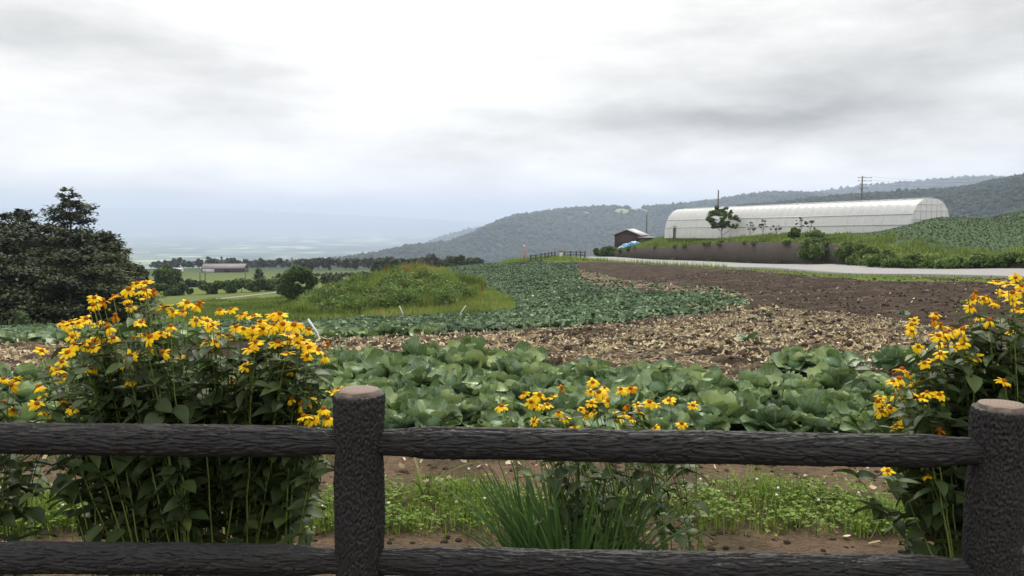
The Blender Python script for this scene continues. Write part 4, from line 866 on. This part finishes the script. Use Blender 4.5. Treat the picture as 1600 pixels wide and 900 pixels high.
P = scatter(60000, -18, 4, 30, 66, lambda x, y, px, py: polys('notch', px, py)); grassmesh('tall_grass', 'yellow green grass and rusty weeds at the right foot of the mound', P[:22000], .34, .035, 'tallgrass', .5, .5, T_BLADE2, np.where(rng.random(len(P[:22000])) < .02 + .22 * (fbm(P[:22000, 0] * .5, P[:22000, 1] * .35, 3, 2) > .25), rng.uniform(.91, 1, len(P[:22000])), rng.uniform(.25, .85, len(P[:22000]))))
# bushy tufts on the mound front
C = scatter(900, -18, 3, 39.5, 50, lambda x, y, px, py: (px > 478) & (px < 735) & (py > 430)); zl = CAMZ + C[:, 1] * lookup(GLOW, C[:, 0] / C[:, 1], np.log(C[:, 1])); C = C[C[:, 2] > zl + .05][:110]
mb = MB(); crown_leaves(mb, C + [0, 0, .2], rng.uniform(.35, .8, len(C)), 45000, .11, 1.1); tag(mb.build('weeds', M['bushl'], None, off=(0,0,0)), 'leafy weeds bunched over the front of the grassy mound', 'weeds', kind='stuff')
# verge beside the road and crest
P = scatter(160000, -8, 45, 28, 118, lambda x, y, px, py: (polys('verge', px, py + 1.0)) & (px < 1640) & (sdist(x, y) < -7.6) & ((sdist(x, y) > -10.2) | (px < 1000)))
grassmesh('roadside_grass', 'green grass verge between the field and the road', P[:52000], np.where(P[:52000, 0] / P[:52000, 1] > .27, .12, .42), .03, 'grass', .6, .5)
P = scatter(60000, 10, 45, 36, 112, lambda x, y, px, py: (np.abs(sdist(x, y) + 7.9) < .5) & (px < 1640)); grassmesh('roadside_grass', 'thin grass fringe at the near road edge', P, np.where(P[:, 0] / P[:, 1] > .27, .14, .42), .03, 'grass', .6, .5)
P = scatter(170000, 8, 60, 44, 116, lambda x, y, px, py: (lambda sd: (sd > .8) & (sd < np.where(px > 1330, 4.5, 9)))(sdist(x, y)) & (px < 1660)); P = P[rng.random(len(P)) < .7]
grassmesh('bank_grass', 'rough green grass along the terrace edge and road bank', P, .38 * np.clip(.8 + fbm(P[:, 0] * .5, P[:, 1] * .5, 3, 2), .3, 1.6), .05, 'tallgrass', .6, .6, ti=np.clip(rng.normal(.4, .2, len(P)), 0, .9))
C = scatter(1500, 20, 60, 58, 86, lambda x, y, px, py: (px > 1330) & (px < 1600) & (np.abs(py - np.interp(px, [1330, 1390, 1440, 1480, 1600], [362, 350, 342, 335, 328])) < 2.5))[:70]
if len(C): mb = MB(); crown_leaves(mb, C + [0, 0, .15], rng.uniform(.25, .5, len(C)), 9000, .16, .8); tag(mb.build('weeds', M['treem'], None, off=(0,0,0)), 'dark weeds along the top edge of the sloping crop field', 'weeds', kind='stuff')
# meadow on the lower left
P = scatter(150000, -34, -6, 32, 84, lambda x, y, px, py: (px > 225) & (px < 560) & (py < 512) & (py > 455)); P = P[rng.random(len(P)) < .6]
grassmesh('meadow_grass', 'green meadow below the gravel track left of the mound', P, .30 * np.clip(.8 + fbm(P[:, 0] * .3, P[:, 1] * .3, 3, 2), .3, 1.6), .05, 'tallgrass', .6, .5, ti=np.clip(rng.normal(.35, .18, len(P)), 0, .85))
# near strip between fence and cabbages
def nearmask(P):
    x, y = P[:, 0], P[:, 1]; px, py = proj(x, y, P[:, 2])
    m = ((px > 460) & (px < 860)) | ((px > 1090) & (px < 1440)) | (px < 130)
    d = np.where(m, 1.0, .45) * sstep(3.55, 3.75, y + .12 * fbm(x * 2, y * 2, 3, 2)) * (1 - sstep(4.0, 4.35, y + .15 * fbm(x * 2, y * 2, 7, 2))); return d * np.clip(.72 + .9 * fbm(x * 2.2, y * 2.2, 11, 3), .06, 1)
P = scatter(60000, -3.6, 3.6, 3.2, 5.0, lambda x, y, px, py: x > -99); P = P[rng.random(len(P)) < nearmask(P)]
P = P[:30000]; grassmesh('verge_grass', 'short green grass strip behind the fence', P, .10 * np.clip(.9 + fbm(P[:, 0] * 2, P[:, 1] * 2, 5, 2), .4, 1.8), np.float64(.0030), 'grass', .75, .8, T_BLADE)
P = scatter(60000, -3.6, 3.6, 3.3, 4.9, lambda x, y, px, py: x > -99); P = P[rng.random(len(P)) < nearmask(P) * .6][:9000]
n = len(P); hh = rng.uniform(.02, .10, n) * np.clip(1 + .8 * fbm(P[:, 0] * 1.5, P[:, 1] * 1.5, 5, 2), .4, 1.8); Pt = np.repeat(P + np.stack([0*hh, 0*hh, hh], -1), 3, 0); f = np.repeat(rng.uniform(0, 6.28, n), 3) + np.tile([0, 2.09, 4.19], n)
D = np.stack([np.cos(f), np.sin(f), rng.uniform(-.1, .5, 3 * n)], -1); mb = MB(); sz = np.repeat(rng.uniform(.009, .022, n), 3); leaves(mb, Pt, D, np.tile([[0, 0, 1.]], (3 * n, 1)) + rdir(3 * n) * .5, sz, sz * .40, T_OVAL, .2, .2, ti=np.clip(rng.normal(.38, .25, 3 * n), 0, .95))
tag(mb.build('clover', M['grass'], None, off=(0,0,0)), 'low clover and weeds growing in the strip behind the fence', 'clover', kind='stuff')
P = P[rng.permutation(n)[:75]]; P[:, 2] += rng.uniform(.06, .14, len(P)); V, Tt, ti = blobs(P, np.full(len(P), .0065), np.full(len(P), .006), I2, None, .15); tag(link('clover_blossoms', mesh('clover_blossoms', V, Tt, M['white'], tint=ti)), 'tiny white clover blossoms in the strip behind the fence', 'clover', kind='stuff')
# sparse low weeds along the back of the path
P = scatter(9000, -3.9, 3.9, 4.75, 5.3, lambda x, y, px, py: x > -99); P = P[clumpy(P, 2.5, .05, 4)][:2600]; grassmesh('verge_grass', 'scattered weeds at the front of the near cabbage patch', P, .09, .003, 'grass', .9, .8, T_BLADE)

# ------------------------------------------------------------------ leafy upright plants near the fence
def strap_clump(name, label, base, n, hgt, wid, spread, mt, rad=.08, bend=.5):
    T = thing(name, label, 'plant', base); n_ = n; f = rng.uniform(0, 6.28, n_); r = rng.uniform(0, 1, n_)**.5 * rad; tl = rng.uniform(.02, spread, n_)
    P = np.asarray(base) + np.stack([np.cos(f) * r, np.sin(f) * r * .6, 0 * r], -1); D = np.stack([np.cos(f) * np.sin(tl), np.sin(f) * np.sin(tl), np.cos(tl)], -1); N = np.stack([-np.cos(f) * np.cos(tl), -np.sin(f) * np.cos(tl), np.sin(tl)], -1)
    mb = MB(); L = hgt * rng.uniform(.55, 1.1, n_); leaves(mb, P, D, N, L, wid * rng.uniform(.7, 1.2, n_), leaftmpl(9, 2, lambda q: (1 - q**2.2)**.8 + .02), rng.uniform(0, bend, n_), .3, ti=np.clip(rng.normal(.45, .2, n_), 0, 1)); mb.build('foliage', M[mt], T); return T
strap_clump('strap_leaf_plant', 'clump of long narrow upright leaves below the middle rail span', at(893, 2.80), 240, .62, .0100, .36, 'grassd', .16)
strap_clump('strap_leaf_plant', 'taller slim green leaf tuft at the left of the middle clump', at(832, 2.95), 60, .60, .006, .30, 'grassd', .07)
strap_clump('grass_tuft', 'single pale grass tuft on the dirt right of the first post', at(665, 4.1), 12, .36, .007, .7, 'grass', .02, 1.0)
strap_clump('grass_tuft', 'tall grass tuft under the right span of the rail', at(1165, 4.15), 26, .22, .004, .7, 'grass', .06, .9)

# flower meshes
def flower_mesh(seed):
    global rng
    keep = rng; rng = np.random.default_rng(100 + seed); mb = MB(); n = rng.integers(10, 15); f = np.arange(n) * 2 * math.pi / n + rng.normal(0, .09, n); dr = R(rng.uniform(-14, 22)) + rng.normal(0, .16, n)
    if seed in (6, 9, 11): n = 8; f = rng.uniform(0, 6.28, n); dr = R(45) + rng.normal(0, .35, n)
    D = np.stack([np.cos(f) * np.cos(dr), np.sin(f) * np.cos(dr), -np.sin(dr)], -1); N = np.stack([np.cos(f) * np.sin(dr), np.sin(f) * np.sin(dr), np.cos(dr)], -1)
    L = rng.uniform(.023, .031, n); leaves(mb, D * .006, D, N + rng.normal(0, .15, (n, 3)), L, L * .235, T_PETAL, rng.uniform(.1, .5, n), -.25, ti=np.clip(rng.normal(.55, .25, n), 0, 1)); A = mb.mesh('flower', M['petal'])
    V0, T0 = I2; V = V0 * [.0095, .0095, .0075]; V = V * (1 + .08 * rng.normal(size=len(V)))[:, None]; V[:, 2] += .003; Bm = mesh('flower_centre', V, T0, M['disc'], tint=np.zeros(len(V))); rng = keep; return A, Bm
FL = [flower_mesh(s) for s in range(12)]
M['petal_old'] = leafmat('petal_old', [(0, (.42,.15,.01)), (.5, (.70,.30,.01)), (1, (.85,.45,.02))], .7, .25, .1)
for a_, b_ in FL[9:]: a_.materials[0] = M['petal_old']
def bush(name, label, fl, bx, by, nb, nfill, Yr, seed, leafL=.095, dens=1.0, lowskip=.62):
    """fl: flower pixels; bx: (px0, px1) of the stem bases; Yr: depth range of the flowers"""
    global rng
    rng = np.random.default_rng(seed); c0 = at((bx[0] + bx[1]) / 2, by); T = thing(name, label, 'flowering plant', c0)
    bases = np.array([at(p, by + rng.uniform(-.28, .28)) for p in np.linspace(bx[0], bx[1], nb) + rng.normal(0, 6, nb)])
    pts = []
    for i, (px, py) in enumerate(fl): pts.append(pt(px, py, rng.uniform(*Yr)))
    pts = np.array(pts); x0, x1 = pts[:, 0].min(), pts[:, 0].max()
    stems = []; LP, LD, LN, LL, LT = [], [], [], [], []
    def grow(bi, tip, fat, top=True):
        b0 = bases[bi]; mid = np.array([b0[0] + (tip[0] - b0[0]) * .38, b0[1] + (tip[1] - b0[1]) * .4, b0[2] + (tip[2] - b0[2]) * .58]) + np.append(rng.normal(0, .018, 2), 0)
        s = np.linspace(0, 1, 14)[:, None]; q = b0 * (1 - s)**2 + 2 * mid * s * (1 - s) + tip * s * s; q[1:-1] += rng.normal(0, .0025, (12, 3))
        stems.append((q, fat))
        L = np.linalg.norm(np.diff(q, axis=0), axis=1).sum(); k = int(L / .062 * dens); az_ = rng.uniform(0, 6.28)
        for j in range(k):
            u = .14 + .80 * (j + rng.random() * .5) / k
            zz_ = b0[2] + (tip[2] - b0[2]) * u
            if rng.random() < lowskip * (1 - sstep(.25, .62, zz_)): continue
            p = np.array([np.interp(u, s[:, 0], q[:, i]) for i in range(3)]); az_ += 1.57 + rng.normal(0, .3)
            for o_ in (0, math.pi):
                if rng.random() < .15: continue
                e_ = rng.uniform(-.35, .55); d_ = np.array([math.cos(az_ + o_) * math.cos(e_), math.sin(az_ + o_) * math.cos(e_), math.sin(e_)])
                LP.append(p); LD.append(d_); LN.append(np.array([0, 0, 1.]) + rng.normal(0, .3, 3)); LL.append(leafL * rng.uniform(.65, 1.2) * (1.0 if u < .75 else .72) * (1 if top else 1.05)); LT.append(np.clip(rng.normal(.42, .22), 0, 1))
        return q
    flo = []
    for p in pts:
        u = (p[0] - x0) / (x1 - x0 + 1e-6); bi = int(np.clip(u * (nb - 1) + rng.normal(0, nb * .05), 0, nb - 1)); q = grow(bi, p - [0, 0, .004], .0036); d_ = norm(q[-1] - q[-3]); flo.append((p, d_))
    for _ in range(nfill):
        j = rng.integers(len(pts)); p = pts[j].copy(); p[0] += rng.normal(0, .07); p[1] += rng.uniform(0, .32); p[2] -= abs(rng.normal(0.02, .16)) + .03
        p[2] = max(p[2], .45); u = (p[0] - x0) / (x1 - x0 + 1e-6); bi = int(np.clip(u * (nb - 1) + rng.normal(0, nb * .08), 0, nb - 1)); grow(bi, p, .0034, False)
    for q, fat in stems[:99]: m = MB(); m.tube(q, np.linspace(fat, fat * .38, 14), 6, False); m.build('stem', M['stem'], T)
    if len(stems) > 99:
        m = MB()
        for q, fat in stems[99:]: m.tube(q, np.linspace(fat, fat * .38, 14), 6, False)
        tag(m.build('stem', M['stem'], T), kind='stuff')
    lf = MB(); LL = np.array(LL); leaves(lf, np.array(LP), np.array(LD), np.array(LN), LL, LL * rng.uniform(.23, .33, len(LL)), T_LEAF, rng.uniform(.1, .65, len(LL)), .35, ti=np.array(LT)); lf.build('foliage', M['heli_leaf'], T)
    bd = MB(); V0, T0 = I1
    for q, fat in stems[len(pts):]: bd.add(V0 * np.array([.006, .006, .007]) * rng.uniform(.7, 1.3) + q[-1], None, T0, None, rng.uniform(.2, 1))
    for p, d_ in flo[::3]: bd.add(V0 * .006 + p + np.array([rng.normal(0, .03), rng.normal(0, .02), -.03]), None, T0, None, .6)
    tag(bd.build('buds', M['grass'], T), kind='stuff')
    if len(flo) > 100:
        ex = MB(); ec = MB()
        for p, d_ in flo[100:]:
            A, Bm = FL[rng.integers(9)]; n_ = norm(np.array([0, 0, 1.]) * .85 + d_ * .35 + np.array([rng.normal(0, .28), -.3 + rng.normal(0, .28), 0])); u_ = norm(np.cross(n_, [0, 1., .2])); v_ = np.cross(n_, u_); sc_ = rng.uniform(.7, 1.0)
            for me_, mb_ in ((A, ex), (Bm, ec)):
                co = np.empty(len(me_.vertices) * 3, np.float32); me_.vertices.foreach_get('co', co); co = co.reshape(-1, 3) * sc_; co = p + co[:, :1] * u_ + co[:, 1:2] * v_ + co[:, 2:] * n_
                k_ = 3 if mb_ is ec else 4; lp = np.empty(len(me_.loops), np.int32); me_.loops.foreach_get('vertex_index', lp); lp = lp.reshape(-1, k_)
                ta = np.empty(len(me_.vertices), np.float32); me_.attributes['tint'].data.foreach_get('value', ta)
                mb_.add(co, lp if k_ == 4 else None, lp if k_ == 3 else None, None, ta)
        fo_ = tag(ex.build('flower', M['petal'], T), kind='stuff'); tag(ec.build('flower_centre', M['disc'], fo_, off=np.array(T.location)), kind='stuff')
    for i, (p, d_) in enumerate(flo[:100]):
        A, Bm = FL[rng.choice(12, p=[.1] * 9 + [.034, .033, .033])]; o = link('flower', A, T, np.array(p) - np.array(c0)); n_ = norm(np.array([0, 0, 1.]) * .85 + d_ * .35 + np.array([rng.normal(0, .28), -.30 + rng.normal(0, .28), 0]))
        o.rotation_mode = 'QUATERNION'; import mathutils
        o.rotation_quaternion = mathutils.Vector(n_.tolist()).to_track_quat('Z', 'Y') @ mathutils.Quaternion((0, 0, 1), rng.uniform(0, 6.28)); s_ = rng.uniform(.66, .96); o.scale = (s_, s_, s_); link('flower_centre', Bm, o)
    return T
z1 = lambda L, ox, oy, k: [(ox + x / k, oy + y / k) for x, y in L]
FLEFT = z1([(992,70),(1060,125),(850,115),(727,172),(988,190),(560,262),(640,210),(872,262),(835,200),(740,330),(310,390),(375,385),(440,400),(500,360),(600,410),(660,400),(960,340),(950,390),(1145,265),(1220,300),(1300,300),(1335,230),(1440,225),(1500,380),(1410,375),(1530,420),(1200,420),(1115,485),(720,510),(895,520),(620,520),(480,560),(390,510),(560,600),(440,620),(350,640),(130,630),(1025,600),(1130,635),(1020,720),(1265,670),(1190,700),(870,665),(540,770),(190,765),(300,720),(325,840),(880,870)], 40, 430, 5.293)
FLEFT += z1([(130,235),(510,235),(70,380),(350,320),(430,340),(270,390),(380,405),(480,400),(540,370),(620,350),(260,480),(300,560),(520,580),(730,385),(830,370),(920,410),(670,480),(780,480),(850,540),(690,530),(930,620),(900,720),(1030,660),(1100,720),(1140,570),(660,690),(640,810),(175,840)], 360, 460, 7.5)
FLEFT += z1([(1315,360),(1370,430)], 180, 540, 7.5) + z1([(450,480),(500,590),(430,680),(720,640)], 0, 540, 7.5) + z1([(710,470),(820,540),(860,680),(960,710),(1270,360),(1090,590),(1140,700)], 360, 560, 7.5) + z1([(1230,410),(1210,690),(1100,830)], 180, 430, 7.5)
FEDGE = z1([(40,390),(180,390),(130,460),(40,660),(160,760),(-120,500),(-200,640)], 0, 540, 7.5)
FRIGHT = z1([(1420,25),(1250,70),(1350,85),(1480,100),(1050,160),(1120,220),(1020,230),(1000,300),(1300,170),(1390,165),(1480,170),(1400,240),(1440,320),(1230,260),(470,425),(675,365),(660,410),(440,530),(820,510),(920,510),(930,565),(1000,470),(1080,400),(1180,420),(1310,490),(695,570),(700,650),(510,670),(860,680),(940,700),(715,735),(1080,620),(1030,760),(600,810),(700,820),(860,850),(355,880),(1195,840),(1480,440),(1490,580),(1600,120),(1650,300),(1620,500)], 1350, 430, 6)
FRIGHT += z1([(430,150),(270,215),(330,190),(540,200),(300,340),(590,320),(395,375),(705,340),(130,405),(165,495),(300,640),(400,600),(620,620),(1310,215)], 1350, 560, 6) + [(1387, 736), (1451, 744)]
FMID = z1([(108,250),(540,115),(270,160),(380,170),(465,185),(320,218),(360,245),(435,240),(760,80),(840,120),(745,145),(805,150),(820,195),(870,210),(750,228),(675,275),(720,300),(770,290),(515,292),(560,335),(340,360),(960,130),(1030,122),(1165,220),(1200,240),(1010,248),(1080,240),(1090,285),(960,305),(940,340),(1030,340),(1305,212),(1475,245),(1395,375),(630,410),(1205,405)], 760, 580, 4.571)
_r = random.Random(4)
FLEFT += [(x + _r.uniform(-17, 17), y + _r.uniform(-9, 13)) for x, y in FLEFT if _r.random() < .5]
bush('flowering_bush', 'big bushy plant full of yellow daisy flowers left of the first post', FLEFT, (170, 450), 2.95, 40, 85, (2.46, 2.92), 21, .088, lowskip=.84)
bush('flowering_bush', 'small yellow flowered plant cut by the left picture edge', FEDGE, (-60, 20), 2.9, 6, 6, (2.6, 2.9), 22)
FRIGHT += [(x + _r.uniform(-15, 15), y + _r.uniform(-9, 12)) for x, y in FRIGHT if _r.random() < .45][:30]
bush('flowering_bush', 'yellow flowered plant growing up over the right post', FRIGHT, (1500, 1640), 2.85, 22, 60, (2.5, 3.0), 23)
bush('flowering_bush', 'loose cluster of yellow daisy flowers above the middle of the rail', FMID, (900, 1110), 3.0, 18, 16, (2.75, 3.15), 24, .072, .62, lowskip=.3)

# ------------------------------------------------------------------ the fence in front
rng = np.random.default_rng(5)
PA = np.array([pt(562, 700, 2.27)[0], 2.27]); PB = np.array([pt(1562, 700, 2.19)[0], 2.19])
T = thing('log_fence', 'dark bark-textured fence of two posts and two rails across the foreground', 'fence', (PA[0], PA[1], 0)); fo = np.array([PA[0], PA[1], 0])
def post(c, ztop, r, seed, lean):
    n, k = 330, 220; z = np.linspace(-.25, ztop - .016, n); th = np.linspace(0, 2 * math.pi, k, endpoint=False); Zg, Tg_ = np.meshgrid(z, th, indexing='ij')
    cx, sx = np.cos(Tg_), np.sin(Tg_)
    d_ = -.0028 * np.abs(fbm(cx * 6.5 + seed, sx * 6.5, Zg * 60, 4, .65)) * 2.2 + .004 * fbm(cx * 1.3, sx * 1.3 + seed, Zg * 5, 3) + .0028 * fbm(cx * 11, sx * 11 + seed, Zg * 130, 2)
    prof = 1 - .10 * np.exp(-((Zg - (ztop - .20)) / .022)**2) * 0 + .03 * sstep(ztop - .17, ztop - .12, Zg); side = np.abs(cx)**2
    neck = np.exp(-((Zg - (ztop - .165)) / .06)**2) * side * .07 + np.exp(-((Zg - (ztop - .515)) / .06)**2) * side * .07
    rr_ = r * (prof - neck) + d_; rr_ = np.where(Zg > ztop - .035, np.sqrt(np.clip(1 - ((Zg - (ztop - .035)) / .030)**2, 0, 1)) * .12 * r + rr_ * .88, rr_)
    lx = lean * (Zg - ztop)
    V = np.stack([c[0] + rr_ * cx + lx, c[1] + rr_ * sx, Zg], -1); i, j = np.meshgrid(np.arange(n - 1), np.arange(k), indexing='ij'); j2 = (j + 1) % k
    Q = np.stack([i*k+j, i*k+j2, (i+1)*k+j2, (i+1)*k+j], -1).reshape(-1, 4); Vv = np.vstack([V.reshape(-1, 3), [[c[0], c[1], ztop - .014]]]); m = n * k; jj = np.arange(k)
    Tc = np.stack([np.full(k, m), (n-1)*k+jj, (n-1)*k+(jj+1) % k], -1); p = link('post', mesh('post', Vv - fo, [Q, Tc], M['fence']), T)
    rc = r * .80; m = MB(); rings = [(rc, -.02), (rc, .004), (rc * .96, .007), (rc * .5, .009), (.001, .010)]; th2 = np.linspace(0, 2 * math.pi, 64, endpoint=False)
    wob = 1 + .025 * np.sin(3 * th2 + seed) + .015 * np.sin(7 * th2)
    V = np.array([[rq * wob * np.cos(th2), rq * wob * np.sin(th2), np.full(64, zq)] for rq, zq in rings]).transpose(0, 2, 1).reshape(-1, 3); i, j = np.meshgrid(np.arange(4), np.arange(64), indexing='ij'); j2 = (j + 1) % 64
    me_ = mesh('cut_end', V, np.stack([i*64+j, i*64+j2, (i+1)*64+j2, (i+1)*64+j], -1).reshape(-1, 4), M['fenceend']); link('cut_end', me_, p, np.array([c[0], c[1], ztop - .010]) - fo)
post(PA, 1.008, .0735, 1, .012); post(PB, .985, .0745, 7, .02)
def rail(x0, y0, z0, x1, y1, z1_, r, seed):
    n, k = int(abs(x1 - x0) / .0028), 150; s = np.linspace(0, 1, n); th = np.linspace(0, 2 * math.pi, k, endpoint=False); S, Tg_ = np.meshgrid(s, th, indexing='ij'); L = abs(x1 - x0); xx = S * L
    cx, sx = np.cos(Tg_), np.sin(Tg_); wv = .35 * fbm(xx * 3.5, cx * .9 + seed, sx * .9, 2)
    w2 = .45 * fbm(xx * 9, cx * 2 + seed, sx * 2, 2)
    rid = np.clip(np.abs(fbm(xx * 10 + seed * 3 + w2, cx * 3.2 + wv + w2 * .5, sx * 3.2 + wv - w2 * .5, 3, .45)) * 3.0, 0, 1)**.7
    d_ = .0085 * (rid - .6) + .0018 * fbm(xx * 40, cx * 14, sx * 14 + seed, 2) + .003 * fbm(xx * 2.5, cx, sx + seed, 2)
    rr_ = r + d_; e_ = np.minimum(xx, L - xx); rr_ = rr_ * (.80 + .20 * sstep(.05, .17, e_))
    V = np.stack([x0 + (x1 - x0) * S, y0 + (y1 - y0) * S + rr_ * cx, z0 + (z1_ - z0) * S + rr_ * sx + .003 * np.sin(S * 5 + seed)], -1)
    i, j = np.meshgrid(np.arange(n - 1), np.arange(k), indexing='ij'); j2 = (j + 1) % k; Q = np.stack([i*k+j, (i+1)*k+j, (i+1)*k+j2, i*k+j2], -1).reshape(-1, 4)
    Vv = np.vstack([V.reshape(-1, 3), V[0].mean(0), V[-1].mean(0)]); m = n * k; jj = np.arange(k); Tc = np.vstack([np.stack([np.full(k, m), jj, (jj+1) % k], -1), np.stack([np.full(k, m+1), (n-1)*k+(jj+1) % k, (n-1)*k+jj], -1)])
    link('rail', mesh('rail', Vv - fo, [Q, Tc], M['fence']), T)
zA1, zA2 = pt(562, 692, 2.27)[2], pt(566, 878, 2.27)[2]; zB1, zB2 = pt(1562, 704, 2.19)[2], pt(1562, 894, 2.19)[2]
zl1, zl2 = pt(-60, 682, 2.33)[2], pt(-60, 869, 2.33)[2]; xl = pt(-60, 682, 2.33)[0]
rail(PA[0] + .045, 2.27, zA1, PB[0] - .045, 2.19, zB1, .0435, 1); rail(PA[0] + .045, 2.27, zA2, PB[0] - .045, 2.19, zB2, .043, 2)
dx = (PA[0] - xl); rail(xl - .25, 2.34, zl1 + (zl1 - zA1) * .15, PA[0] - .045, 2.27, zA1, .0430, 3); rail(xl - .25, 2.34, zl2 + (zl2 - zA2) * .15, PA[0] - .045, 2.27, zA2, .0430, 4)
xr = PB[0] + 1.8; rail(PB[0] + .045, 2.19, zB1, xr, 2.12, zB1 + .01, .0435, 5); rail(PB[0] + .045, 2.19, zB2, xr, 2.12, zB2 + .01, .043, 6)
